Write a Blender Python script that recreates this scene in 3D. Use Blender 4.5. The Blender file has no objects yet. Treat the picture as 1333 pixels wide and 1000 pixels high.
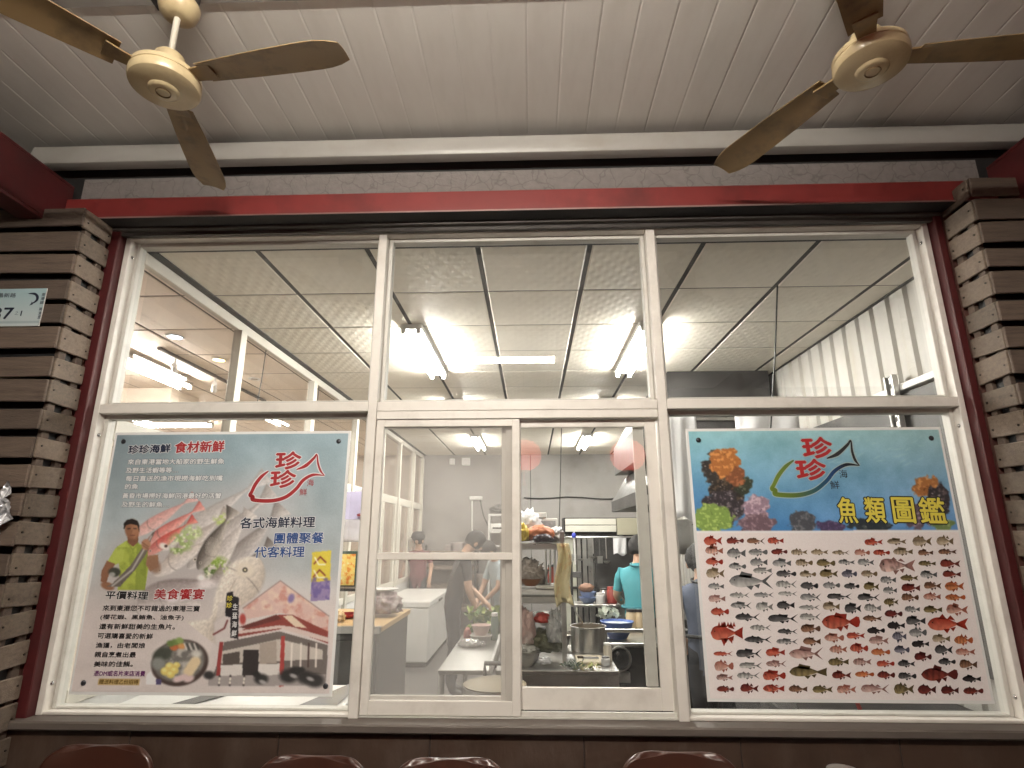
import bpy, bmesh, math, random
import numpy as np
from mathutils import Vector, Matrix, noise as mnoise

random.seed(7); np.random.seed(7)
SC = bpy.context.scene
COL = SC.collection
R = math.radians

# ------------------------------------------------------------------ camera
CAM_POS = np.array([0.0, -2.6232, 1.60])
YAW, PITCH, ROLL, FPX = 0.0336, 0.2602, -0.0012, 738.4
_f = np.array([-math.sin(YAW)*math.cos(PITCH), math.cos(YAW)*math.cos(PITCH), math.sin(PITCH)])
_r0 = np.array([math.cos(YAW), math.sin(YAW), 0.0]); _u0 = np.cross(_r0, _f)
_r = math.cos(ROLL)*_r0 + math.sin(ROLL)*_u0
_u = -math.sin(ROLL)*_r0 + math.cos(ROLL)*_u0
cd = bpy.data.cameras.new('camera'); cam = bpy.data.objects.new('camera', cd); COL.objects.link(cam)
cd.sensor_width = 36.0; cd.lens = FPX/1333.0*36.0; cd.clip_start = 0.05; cd.clip_end = 400
cam.matrix_world = Matrix(((_r[0], _u[0], -_f[0], CAM_POS[0]), (_r[1], _u[1], -_f[1], CAM_POS[1]), (_r[2], _u[2], -_f[2], CAM_POS[2]), (0, 0, 0, 1)))
SC.camera = cam
def aty(x, y, Y):                       # measured photo point -> place on the plane at depth Y
    d = (x-666.5)/FPX*_r - (y-500)/FPX*_u + _f
    p = CAM_POS + (Y-CAM_POS[1])/d[1]*d
    return Vector((p[0], p[1], p[2]))
def atz(x, y, Z):
    d = (x-666.5)/FPX*_r - (y-500)/FPX*_u + _f
    p = CAM_POS + (Z-CAM_POS[2])/d[2]*d
    return Vector((p[0], p[1], p[2]))
# ------------------------------------------------------------------ night sky, exposure
W = bpy.data.worlds.new('World'); SC.world = W; W.use_nodes = True
wn = W.node_tree
bg = wn.nodes['Background']
sky = wn.nodes.new('ShaderNodeTexSky'); sky.sky_type = 'NISHITA'; sky.sun_disc = False
sky.sun_elevation = R(-4); sky.sun_rotation = R(200)
wn.links.new(sky.outputs[0], bg.inputs[0]); bg.inputs[1].default_value = 0.02
SC.view_settings.view_transform = 'Standard'; SC.view_settings.look = 'None'
SC.view_settings.exposure = 0.68; SC.view_settings.gamma = 1.0; SC.view_settings.use_curve_mapping = False
SC.render.engine = 'CYCLES'
SC.cycles.use_denoising = True; SC.cycles.use_adaptive_sampling = True; SC.cycles.adaptive_threshold = 0.045
try: SC.cycles.denoiser = 'OPENIMAGEDENOISE'
except Exception: pass
SC.cycles.max_bounces = 7; SC.cycles.diffuse_bounces = 4; SC.cycles.glossy_bounces = 3
SC.cycles.transparent_max_bounces = 24; SC.cycles.transmission_bounces = 6
SC.cycles.sample_clamp_indirect = 6.0; SC.cycles.caustics_reflective = False; SC.cycles.caustics_refractive = False
KITCHEN_TUBE, DINING_TUBE, PORCH_TUBE, LANTERN = 148.0, 130.0, 360.0, 2.8

# ------------------------------------------------------------------ materials
def s2l(c):
    c = c/255.0
    return c/12.92 if c <= 0.04045 else ((c+0.055)/1.055)**2.4
def S(r, g, b): return (s2l(r), s2l(g), s2l(b))
MATS = {}
def mat(name, col, rough=0.5, metal=0.0, var=0.12, scale=6.0, bump=0.0, bscale=60.0, coat=0.0, spec=0.5, dirt=None, dirt_amt=0.5, dscale=2.5, stretch=None, sheen=0.0, trans=0.0, each=0.0):
    if name in MATS: return MATS[name]
    m = bpy.data.materials.new(name); m.use_nodes = True; nt = m.node_tree; N = nt.nodes; L = nt.links
    b = N['Principled BSDF']
    b.inputs['Roughness'].default_value = rough; b.inputs['Metallic'].default_value = metal
    b.inputs['Specular IOR Level'].default_value = spec
    b.inputs['Coat Weight'].default_value = coat; b.inputs['Coat Roughness'].default_value = 0.08
    if trans: b.inputs['Transmission Weight'].default_value = trans
    tc = N.new('ShaderNodeTexCoord'); src = tc.outputs['Object']
    if stretch:
        mp = N.new('ShaderNodeMapping'); mp.inputs['Scale'].default_value = stretch
        L.new(src, mp.inputs[0]); src = mp.outputs[0]
    nz = N.new('ShaderNodeTexNoise'); nz.inputs['Scale'].default_value = scale; nz.inputs['Detail'].default_value = 3
    L.new(src, nz.inputs['Vector'])
    mx = N.new('ShaderNodeMix'); mx.data_type = 'RGBA'
    mx.inputs[6].default_value = (*[max(0, c*(1-var)) for c in col], 1)
    mx.inputs[7].default_value = (*[min(1, c*(1+var)) for c in col], 1)
    L.new(nz.outputs['Fac'], mx.inputs[0]); out = mx.outputs[2]
    if dirt is not None:
        dn = N.new('ShaderNodeTexNoise'); dn.inputs['Scale'].default_value = dscale; dn.inputs['Detail'].default_value = 5; dn.inputs['Roughness'].default_value = 0.65
        L.new(src, dn.inputs['Vector'])
        rp = N.new('ShaderNodeValToRGB'); rp.color_ramp.elements[0].position = 0.5; rp.color_ramp.elements[1].position = 0.72
        rp.color_ramp.elements[1].color = (dirt_amt, dirt_amt, dirt_amt, 1)
        L.new(dn.outputs['Fac'], rp.inputs[0])
        m2 = N.new('ShaderNodeMix'); m2.data_type = 'RGBA'; m2.inputs[7].default_value = (*dirt, 1)
        L.new(rp.outputs[0], m2.inputs[0]); L.new(out, m2.inputs[6]); out = m2.outputs[2]
    if each:                            # every board or tile has a tone of its own
        oi = N.new('ShaderNodeObjectInfo'); er = N.new('ShaderNodeMapRange'); er.inputs['To Min'].default_value = 1-each; er.inputs['To Max'].default_value = 1+each
        L.new(oi.outputs['Random'], er.inputs['Value'])
        em_ = N.new('ShaderNodeVectorMath'); em_.operation = 'SCALE'; L.new(out, em_.inputs[0]); L.new(er.outputs[0], em_.inputs['Scale']); out = em_.outputs[0]
    L.new(out, b.inputs['Base Color'])
    rr = N.new('ShaderNodeMapRange'); rr.inputs['To Min'].default_value = max(0, rough-0.08); rr.inputs['To Max'].default_value = min(1, rough+0.1)
    L.new(nz.outputs['Fac'], rr.inputs['Value']); L.new(rr.outputs[0], b.inputs['Roughness'])
    if bump:
        bn = N.new('ShaderNodeTexNoise'); bn.inputs['Scale'].default_value = bscale; bn.inputs['Detail'].default_value = 4
        L.new(src, bn.inputs['Vector'])
        bp = N.new('ShaderNodeBump'); bp.inputs['Strength'].default_value = bump; bp.inputs['Distance'].default_value = 0.01
        L.new(bn.outputs['Fac'], bp.inputs['Height']); L.new(bp.outputs[0], b.inputs['Normal'])
    MATS[name] = m
    return m
def emit(name, col, strength):
    if name in MATS: return MATS[name]
    m = bpy.data.materials.new(name); m.use_nodes = True; nt = m.node_tree
    nt.nodes.remove(nt.nodes['Principled BSDF'])
    e = nt.nodes.new('ShaderNodeEmission'); e.inputs[0].default_value = (*col, 1); e.inputs[1].default_value = strength
    nt.links.new(e.outputs[0], nt.nodes['Material Output'].inputs[0]); MATS[name] = m
    return m
def glass(name, tint=(0.94, 0.95, 0.94), haze=0.0, hazecol=(0.6, 0.6, 0.58), ior=1.5, smudge=0.0):
    if name in MATS: return MATS[name]
    m = bpy.data.materials.new(name); m.use_nodes = True; nt = m.node_tree; N = nt.nodes; L = nt.links
    N.remove(N['Principled BSDF'])
    t = N.new('ShaderNodeBsdfTransparent'); t.inputs[0].default_value = (*tint, 1)
    g = N.new('ShaderNodeBsdfGlossy'); g.inputs['Roughness'].default_value = 0.015
    geo = N.new('ShaderNodeNewGeometry'); dt = N.new('ShaderNodeVectorMath'); dt.operation = 'DOT_PRODUCT'
    L.new(geo.outputs['Normal'], dt.inputs[0]); L.new(geo.outputs['Incoming'], dt.inputs[1])
    def math_(op, a, b):
        q = N.new('ShaderNodeMath'); q.operation = op
        for i, v in enumerate((a, b)):
            if isinstance(v, (int, float)): q.inputs[i].default_value = v
            elif v is not None: L.new(v, q.inputs[i])
        return q.outputs[0]
    f0 = ((ior-1)/(ior+1))**2*2          # both faces of one thin pane
    fr = math_('MULTIPLY_ADD', math_('POWER', math_('SUBTRACT', 1.0, math_('ABSOLUTE', dt.outputs['Value'], None)), 5.0), 1-f0)
    fr.node.inputs[2].default_value = f0
    mx = N.new('ShaderNodeMixShader'); L.new(fr, mx.inputs[0]); L.new(t.outputs[0], mx.inputs[1]); L.new(g.outputs[0], mx.inputs[2])
    out = mx.outputs[0]
    if haze or smudge:
        d = N.new('ShaderNodeBsdfDiffuse'); d.inputs[0].default_value = (*hazecol, 1)
        tl = N.new('ShaderNodeBsdfTranslucent'); tl.inputs[0].default_value = (*hazecol, 1)
        dm = N.new('ShaderNodeMixShader'); dm.inputs[0].default_value = 0.5
        L.new(d.outputs[0], dm.inputs[1]); L.new(tl.outputs[0], dm.inputs[2])
        m3 = N.new('ShaderNodeMixShader')
        tc = N.new('ShaderNodeTexCoord'); nz = N.new('ShaderNodeTexNoise'); nz.inputs['Scale'].default_value = 5; nz.inputs['Detail'].default_value = 4; nz.inputs['Roughness'].default_value = 0.7
        L.new(tc.outputs['Object'], nz.inputs['Vector'])
        mr = N.new('ShaderNodeMapRange'); mr.inputs['From Min'].default_value = 0.45; mr.inputs['From Max'].default_value = 0.75
        mr.inputs['To Min'].default_value = haze; mr.inputs['To Max'].default_value = haze+smudge
        L.new(nz.outputs['Fac'], mr.inputs['Value']); L.new(mr.outputs[0], m3.inputs[0])
        L.new(out, m3.inputs[1]); L.new(dm.outputs[0], m3.inputs[2]); out = m3.outputs[0]
    L.new(out, N['Material Output'].inputs[0]); MATS[name] = m
    return m
def vcol(name, rough=0.45, coat=0.0, bump=0.0):
    if name in MATS: return MATS[name]
    m = bpy.data.materials.new(name); m.use_nodes = True; nt = m.node_tree; N = nt.nodes
    b = N['Principled BSDF']; b.inputs['Roughness'].default_value = rough
    b.inputs['Coat Weight'].default_value = coat; b.inputs['Coat Roughness'].default_value = 0.05
    a = N.new('ShaderNodeVertexColor'); a.layer_name = 'Col'
    nt.links.new(a.outputs[0], b.inputs['Base Color']); MATS[name] = m
    return m

# ------------------------------------------------------------------ mesh builder
def origin_of(o):
    v = Vector((0, 0, 0))
    while o is not None: v = v + Vector(o.location); o = o.parent
    return v
def tag(o, label=None, cat=None, group=None, kind=None):
    if label: o['label'] = label
    if cat: o['category'] = cat
    if group: o['group'] = group
    if kind: o['kind'] = kind
    return o
def thing(name, label, cat, loc=(0, 0, 0), rz=0.0, group=None):
    o = bpy.data.objects.new(name, None); COL.objects.link(o); o.location = loc; o.rotation_euler = (0, 0, rz)
    o.empty_display_size = 0.1
    return tag(o, label, cat, group)
class MB:
    def __init__(s): s.v = []; s.f = []; s.mi = []; s.c = []; s.k = 0
    def add(s, vs, fs, mi=0):
        n = len(s.v); s.v += [tuple(p) for p in vs]; s.f += [tuple(i+n for i in f) for f in fs]; s.mi += [mi]*len(fs); return s
    def box(s, x0, x1, y0, y1, z0, z1, b=0.002, mi=0):
        x0, x1 = min(x0, x1), max(x0, x1); y0, y1 = min(y0, y1), max(y0, y1); z0, z1 = min(z0, z1), max(z0, z1)
        b = min(b, (x1-x0)*.35, (y1-y0)*.35, (z1-z0)*.35)
        if b <= 0:
            vs = [(x, y, z) for x in (x0, x1) for y in (y0, y1) for z in (z0, z1)]
            return s.add(vs, [(0, 1, 3, 2), (4, 6, 7, 5), (0, 4, 5, 1), (2, 3, 7, 6), (0, 2, 6, 4), (1, 5, 7, 3)], mi)
        bm = bmesh.new(); bmesh.ops.create_cube(bm, size=1)
        for v in bm.verts: v.co = Vector(((x0+x1)/2+v.co.x*(x1-x0), (y0+y1)/2+v.co.y*(y1-y0), (z0+z1)/2+v.co.z*(z1-z0)))
        bmesh.ops.bevel(bm, geom=bm.edges[:], offset=b, segments=1, affect='EDGES')
        return s.bm(bm, mi)
    def bm(s, bm, mi=0):
        bm.verts.index_update(); s.add([v.co for v in bm.verts], [[v.index for v in f.verts] for f in bm.faces], mi); bm.free(); return s
    def tube(s, pts, r, n=8, mi=0, cap=True):
        pts = [Vector(p) for p in pts]; rs = r if isinstance(r, (list, tuple)) else [r]*len(pts)
        vs = []; up = None
        for i, p in enumerate(pts):
            t = (pts[min(i+1, len(pts)-1)]-pts[max(i-1, 0)]).normalized()
            if up is None: up = Vector((0, 0, 1)) if abs(t.z) < 0.9 else Vector((1, 0, 0))
            a = t.cross(up).normalized(); bb = a.cross(t).normalized(); up = bb
            for k in range(n):
                an = 2*math.pi*k/n; vs.append(p + (a*math.cos(an)+bb*math.sin(an))*rs[i])
        fs = [(i*n+k, i*n+(k+1) % n, (i+1)*n+(k+1) % n, (i+1)*n+k) for i in range(len(pts)-1) for k in range(n)]
        if cap: fs += [tuple(range(n))[::-1], tuple(range((len(pts)-1)*n, len(pts)*n))]
        return s.add(vs, fs, mi)
    def lathe(s, prof, c=(0, 0, 0), n=24, mi=0, axis='z', sx=1.0, sy=1.0, ring=False):
        vs = []
        for (r, z) in prof:
            for k in range(n):
                a = 2*math.pi*k/n; x, y = r*math.cos(a)*sx, r*math.sin(a)*sy
                if axis == 'z': p = (c[0]+x, c[1]+y, c[2]+z)
                elif axis == 'y': p = (c[0]+x, c[1]+z, c[2]+y)
                else: p = (c[0]+z, c[1]+x, c[2]+y)
                vs.append(p)
        m = len(prof)
        fs = [(i*n+k, i*n+(k+1) % n, (i+1)*n+(k+1) % n, (i+1)*n+k) for i in range(m-1) for k in range(n)]
        if ring: fs += [((m-1)*n+k, (m-1)*n+(k+1) % n, (k+1) % n, k) for k in range(n)]
        else: fs += [tuple(range(n))[::-1], tuple(range((m-1)*n, m*n))]
        return s.add(vs, fs, mi)
    def pane(s, x0, x1, y, z0, z1): return s.quad((x0, y, z0), (x1, y, z0), (x1, y, z1), (x0, y, z1))
    def prism(s, poly, y0, y1, mi=0):               # polygon in x,z extruded along y
        n = len(poly); vs = [(x, y0, z) for x, z in poly]+[(x, y1, z) for x, z in poly]
        fs = [tuple(range(n)), tuple(range(2*n-1, n-1, -1))]+[(i, (i+1) % n, n+(i+1) % n, n+i) for i in range(n)]
        return s.add(vs, fs, mi)
    def quad(s, a, b, c, d, mi=0): return s.add([a, b, c, d], [(0, 1, 2, 3)], mi)
    def blob(s, c, rx, ry, rz, amp=0.15, freq=3.0, sub=3, seed=0, mi=0, flat=False):
        bm = bmesh.new(); bmesh.ops.create_icosphere(bm, subdivisions=sub, radius=1)
        for v in bm.verts:
            d = v.co.normalized(); k = 1+amp*mnoise.noise(d*freq+Vector((seed*3.7, seed*1.3, 0)))+amp*.5*mnoise.noise(d*freq*2.3+Vector((seed, 9, 2)))
            z = d.z*rz*k
            if flat: z = max(z, -rz*0.55)
            v.co = Vector((c[0]+d.x*rx*k, c[1]+d.y*ry*k, c[2]+z))
        return s.bm(bm, mi)
    def sheet(s, fn, nu, nv, thick=0.0, mi=0):      # fn(u,v)->point
        vs = [fn(i/nu, j/nv) for j in range(nv+1) for i in range(nu+1)]; w = nu+1
        fs = [(j*w+i, j*w+i+1, (j+1)*w+i+1, (j+1)*w+i) for j in range(nv) for i in range(nu)]
        return s.add(vs, fs, mi)
    def build(s, name, mats, parent=None, smooth=False, local=False, label=None, cat=None, group=None, kind=None, solid=0.0):
        me = bpy.data.meshes.new(name)
        V = np.array(s.v, dtype=float)
        if parent is not None:
            off = Vector((0, 0, 0)) if local else origin_of(parent); loc = (0, 0, 0)
        else:
            lo, hi = V.min(0), V.max(0); loc = ((lo[0]+hi[0])/2, (lo[1]+hi[1])/2, lo[2]); off = Vector(loc)
        V = V-np.array(off)
        me.from_pydata([tuple(p) for p in V], [], s.f)
        for m in (mats if isinstance(mats, (list, tuple)) else [mats]): me.materials.append(m)
        if any(s.mi): me.polygons.foreach_set('material_index', s.mi)
        if smooth: me.polygons.foreach_set('use_smooth', [True]*len(s.f))
        me.update()
        bm = bmesh.new(); bm.from_mesh(me); bmesh.ops.recalc_face_normals(bm, faces=bm.faces); bm.to_mesh(me); bm.free()
        if smooth == 'auto':
            try: me.set_sharp_from_angle(angle=R(38))
            except Exception: pass
        o = bpy.data.objects.new(name, me); COL.objects.link(o)
        o.location = loc
        if parent is not None: o.parent = parent; o.location = (0, 0, 0)
        if solid:
            md = o.modifiers.new('thickness', 'SOLIDIFY'); md.thickness = solid
        tag(o, label, cat, group, kind)
        return o
def shared(name, me, parent, loc):
    o = bpy.data.objects.new(name, me); COL.objects.link(o); o.parent = parent
    o.location = Vector(loc)-origin_of(parent) if parent is not None else loc
    return o
def copy_tree(o, parent=None):
    c = o.copy(); COL.objects.link(c); c.parent = parent
    for ch in o.children: copy_tree(ch, c)
    return c

# ------------------------------------------------------------------ lettering (flat print)
_tcache = {}
def text_mesh(s, offset):
    k = (s, offset)
    if k in _tcache: return _tcache[k]
    c = bpy.data.curves.new('t', 'FONT'); c.body = s; c.offset = offset; c.resolution_u = 3; c.fill_mode = 'FRONT'
    o = bpy.data.objects.new('t', c); COL.objects.link(o)
    dg = bpy.context.evaluated_depsgraph_get(); me = bpy.data.meshes.new_from_object(o.evaluated_get(dg))
    V = np.array([v.co[:] for v in me.vertices]) if len(me.vertices) else np.zeros((0, 3))
    F = [tuple(p.vertices) for p in me.polygons]
    bpy.data.objects.remove(o); bpy.data.curves.remove(c); bpy.data.meshes.remove(me)
    _tcache[k] = (V, F); return V, F
def lettering(name, s, a, b, hpx, mat_, parent, Y, bold=0.0, lift=0.0, outline=None, ow=0.05):
    """string s runs from photo point a to b along the flat sheet at depth Y, character height hpx"""
    A = aty(*a, Y); B = aty(*b, Y); U = aty(a[0], a[1]-hpx, Y)
    h = (U-A).length; d = B-A; ln = d.length
    VV, F, adv = [], [], 0.0
    for ch in s:                        # set glyph by glyph so that every character fills cleanly
        v_, f_ = text_mesh(ch, 0.0); n_ = sum(len(q) for q in VV)
        if len(v_): VV.append(v_+np.array([adv, 0, 0])); F += [tuple(i+n_ for i in f) for f in f_]
        adv += (v_[:, 0].max()+.06) if (len(v_) and ord(ch) < 256) else 1.0
    if not VV: return
    V = np.concatenate(VV)
    wid = V[:, 0].max()-V[:, 0].min(); x0 = V[:, 0].min(); zc = (V[:, 1].max()+V[:, 1].min())/2; ht = V[:, 1].max()-V[:, 1].min()
    dd = d.normalized(); up = Vector((0, 0, 1)); up = (up-dd*up.dot(dd)).normalized()
    def layer(nm, m, r_, n, y0):
        mb = MB()
        for k in range(n+1):
            ox, oz = (0, 0) if k == n else (r_*math.cos(2*math.pi*k/n)*wid/ln*h/ht, r_*math.sin(2*math.pi*k/n))
            P_ = np.array(A)+np.outer((V[:, 0]+ox-x0)/wid*ln, np.array(dd))+np.outer((V[:, 1]+oz-zc)/ht*h, np.array(up)); P_[:, 1] += y0-k*.00004-lift
            mb.add(P_.tolist(), F)
        return mb.build(nm, m, parent)
    if outline is not None: layer(name+'_outline', outline, ow+bold, 8, 0.0)
    layer(name, mat_, bold, 4 if bold else 0, -.0006)

# ------------------------------------------------------------------ painter for printed sheets (colour per mesh vertex)
def vnoise(x, y, seed=0):
    rs = np.random.RandomState(seed); T = rs.rand(64, 64)
    xi = np.floor(x).astype(int); yi = np.floor(y).astype(int); fx = x-xi; fy = y-yi
    fx = fx*fx*(3-2*fx); fy = fy*fy*(3-2*fy)
    g = lambda a, b: T[a % 64, b % 64]
    return (g(xi, yi)*(1-fx)+g(xi+1, yi)*fx)*(1-fy)+(g(xi, yi+1)*(1-fx)+g(xi+1, yi+1)*fx)*fy
def fnoise(x, y, seed=0, o=4):
    t = 0; a = 0.5
    for i in range(o): t = t+a*vnoise(x*2**i, y*2**i, seed+i); a *= .5
    return t
class Canvas:
    def __init__(s, x0, x1, z0, z1, Y, nx, nz):
        s.nx, s.nz, s.Y = nx, nz, Y
        gx, gz = np.meshgrid(np.linspace(x0, x1, nx), np.linspace(z1, z0, nz))
        s.gx, s.gz = gx, gz
        d = np.stack([gx-CAM_POS[0], np.full_like(gx, Y-CAM_POS[1]), gz-CAM_POS[2]], -1)
        w = d@_f; s.X = 666.5+d@_r/w*FPX; s.P = 500-d@_u/w*FPX
        s.C = np.ones((nz, nx, 3))*0.8
    def blend(s, m, col):
        m = np.clip(m, 0, 1)[..., None]; s.C = s.C*(1-m)+np.asarray(col)/255.0*m if not (isinstance(col, np.ndarray) and col.ndim == 3) else s.C*(1-m)+col*m
    def ell(s, cx, cy, rx, ry, col, ang=0, soft=0.15, al=1.0):
        a = R(ang); dx, dy = s.X-cx, s.P-cy; u = dx*math.cos(a)+dy*math.sin(a); v = -dx*math.sin(a)+dy*math.cos(a)
        q = np.sqrt((u/rx)**2+(v/ry)**2); s.blend(np.clip((1+soft-q)/(2*soft), 0, 1)*al, col)
    def pmask(s, pts):
        inside = np.zeros_like(s.X, dtype=bool); n = len(pts)
        for i in range(n):
            x1, y1 = pts[i]; x2, y2 = pts[(i+1) % n]
            if y1 == y2: continue
            c = ((y1 > s.P) != (y2 > s.P)) & (s.X < (x2-x1)*(s.P-y1)/(y2-y1)+x1); inside ^= c
        return inside.astype(float)
    def poly(s, pts, col, al=1.0): s.blend(s.pmask(pts)*al, col)
    def line(s, pts, w, col, al=1.0, soft=0.6):
        dm = np.full_like(s.X, 1e9)
        for (x1, y1), (x2, y2) in zip(pts[:-1], pts[1:]):
            vx, vy = x2-x1, y2-y1; t = np.clip(((s.X-x1)*vx+(s.P-y1)*vy)/(vx*vx+vy*vy+1e-9), 0, 1)
            dm = np.minimum(dm, np.hypot(s.X-x1-t*vx, s.P-y1-t*vy))
        s.blend(np.clip((w/2+soft-dm)/(2*soft), 0, 1)*al, col)
    def pfish(s, cx, cy, ln, h, ang, cd_, cl, al=1.0, eye=True):
        a = R(ang); dx, dy = s.X-cx, s.P-cy; u = (dx*math.cos(a)+dy*math.sin(a))/ln+.5; v = (-dx*math.sin(a)+dy*math.cos(a))/h*2
        t = np.clip(u/.82, 0, 1); w = np.sin(np.pi*t**.75)**.8*(1-.2*t); w = np.where(u > .82, np.clip((u-.80)/.2, 0, 1)*.9, np.maximum(w, np.where(u > .7, .16, 0)))
        w = np.where((u < 0) | (u > 1), 0, w); m = np.clip((w-np.abs(v))*6+.5, 0, 1)*(w > .01)
        k = np.clip(.5+.5*v/np.maximum(w, .05), 0, 1)[..., None]; tex = (fnoise(u*ln/3, v*h/3, int(cx) % 50, 3)-.45)[..., None]*.35
        col = (np.asarray(cd_)/255*(1-k)+np.asarray(cl)/255*k)*(1+tex)*(1-.35*np.clip(np.abs(v)/np.maximum(w, .05)-.75, 0, 1)[..., None])
        s.blend(m*al, np.clip(col, 0, 1))
        s.blend(m*al*np.clip(1-np.abs(u-.24-.05*v*v)*ln/1.5, 0, 1)*.5, (70, 60, 56))
        if eye:
            ex = cx+(-.40*ln)*math.cos(a)+.08*h*math.sin(a); ey = cy+(-.40*ln)*math.sin(a)-.08*h*math.cos(a)
            s.ell(ex, ey, max(1.6, h*.07), max(1.6, h*.07), (216, 206, 190), 0, .3); s.ell(ex, ey, max(1, h*.04), max(1, h*.04), (30, 26, 24), 0, .3)
    def build(s, name, m, parent, gain=1.0, thick=0.0):
        nx, nz = s.nx, s.nz
        if thick:                       # printed photograph: soft dots, slight fade
            k = np.pad(s.C, ((1, 1), (1, 1), (0, 0)), mode='edge'); s.C = (k[:-2, 1:-1]+k[2:, 1:-1]+k[1:-1, :-2]+k[1:-1, 2:]+2*k[1:-1, 1:-1])/6
            s.C = np.clip(s.C+(np.random.RandomState(3).rand(nz, nx, 1)-.5)*.035, 0, 1)
            s.C = s.C*(1-thick)+np.array((.80, .82, .83))*thick
        lin = np.where(s.C <= 0.04045, s.C/12.92, ((s.C+0.055)/1.055)**2.4)*gain
        lin = np.clip(lin, 0, 0.86)
        off = origin_of(parent)
        V = np.stack([s.gx-off.x, np.full_like(s.gx, s.Y-off.y), s.gz-off.z], -1).reshape(-1, 3)
        i = np.arange((nz-1)*(nx-1)); rr = i//(nx-1); cc = i % (nx-1); a = rr*nx+cc
        F = np.stack([a, a+nx, a+nx+1, a+1], -1)
        me = bpy.data.meshes.new(name); me.vertices.add(len(V)); me.vertices.foreach_set('co', V.ravel())
        me.loops.add(F.size); me.loops.foreach_set('vertex_index', F.ravel().astype(np.int32))
        me.polygons.add(len(F)); me.polygons.foreach_set('loop_start', (np.arange(len(F))*4).astype(np.int32))
        me.update(calc_edges=True); me.validate()
        at = me.color_attributes.new('Col', 'FLOAT_COLOR', 'POINT')
        at.data.foreach_set('color', np.concatenate([lin.reshape(-1, 3), np.ones((nx*nz, 1))], 1).ravel().astype(np.float32))
        me.materials.append(m)
        o = bpy.data.objects.new(name, me); COL.objects.link(o); o.parent = parent
        return o
# ================================================================== materials used throughout
M_frame = mat('white aluminium frame', (0.72, 0.685, 0.635), 0.42, var=0.05, scale=9, spec=0.4, dirt=(0.33, 0.29, 0.25), dirt_amt=0.28, dscale=7)
M_frame2 = mat('grey white aluminium', (0.58, 0.565, 0.525), 0.45, var=0.06, scale=9, dirt=(0.3, 0.27, 0.23), dirt_amt=0.35, dscale=9)
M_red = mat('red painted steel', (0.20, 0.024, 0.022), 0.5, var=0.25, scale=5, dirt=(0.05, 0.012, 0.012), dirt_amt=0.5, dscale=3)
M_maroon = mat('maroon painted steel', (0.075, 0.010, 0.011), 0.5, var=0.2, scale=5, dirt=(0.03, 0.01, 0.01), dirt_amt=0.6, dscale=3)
M_black = mat('black gasket', (0.012, 0.012, 0.013), 0.6)
M_dark = mat('dark board and shade', (0.022, 0.02, 0.02), 0.7)  # dark boards; also stands in for shade above the cement strip
M_panel = mat('white roof panel', (0.76, 0.735, 0.69), 0.45, var=0.05, scale=3, dirt=(0.48, 0.44, 0.38), dirt_amt=0.45, dscale=1.7, stretch=(1, .25, 1))
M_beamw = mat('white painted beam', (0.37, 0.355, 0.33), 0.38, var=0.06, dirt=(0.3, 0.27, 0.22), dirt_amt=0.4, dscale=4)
M_cement = mat('cracked cement board', (0.235, 0.21, 0.20), 0.85, var=0.2, scale=30, bump=0.3, bscale=90)
M_wood_lit = mat('weathered pallet wood lit tone', (0.152, 0.116, 0.087), 0.72, var=0.38, scale=7, bump=0.35, bscale=30, stretch=(1.2, 9, 14), dirt=(0.07, 0.05, 0.04), dirt_amt=0.6, dscale=4, each=.28)  # side boards: paler tone paints their lit faces
M_wood_shade = mat('brown pallet wood shade tone', (0.115, 0.083, 0.063), 0.75, var=0.35, scale=7, bump=0.35, bscale=30, stretch=(1.2, 9, 14), dirt=(0.05, 0.035, 0.03), dirt_amt=0.6, dscale=4, each=.28)  # darker copy: shade of the front faces put into the colour
M_nail = mat('rusty nail', (0.04, 0.03, 0.025), 0.5, metal=0.6)
M_chrome = mat('screw steel', (0.55, 0.55, 0.55), 0.22, metal=1.0)
M_steel = mat('stainless steel', (0.52, 0.51, 0.49), 0.3, metal=1.0, var=0.1, scale=14, stretch=(1, 8, 1), dirt=(0.2, 0.18, 0.16), dirt_amt=0.5, dscale=5)
M_steeld = mat('dark greasy steel', (0.065, 0.063, 0.062), 0.4, metal=0.5, var=0.3, scale=5, dirt=(0.03, 0.028, 0.026), dirt_amt=0.7, dscale=3)
M_white = mat('white enamel', (0.72, 0.71, 0.69), 0.35, var=0.04, dirt=(0.4, 0.38, 0.34), dirt_amt=0.3, dscale=5)
M_tile = None
M_wire = mat('black wire', (0.015, 0.015, 0.015), 0.5)

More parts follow.
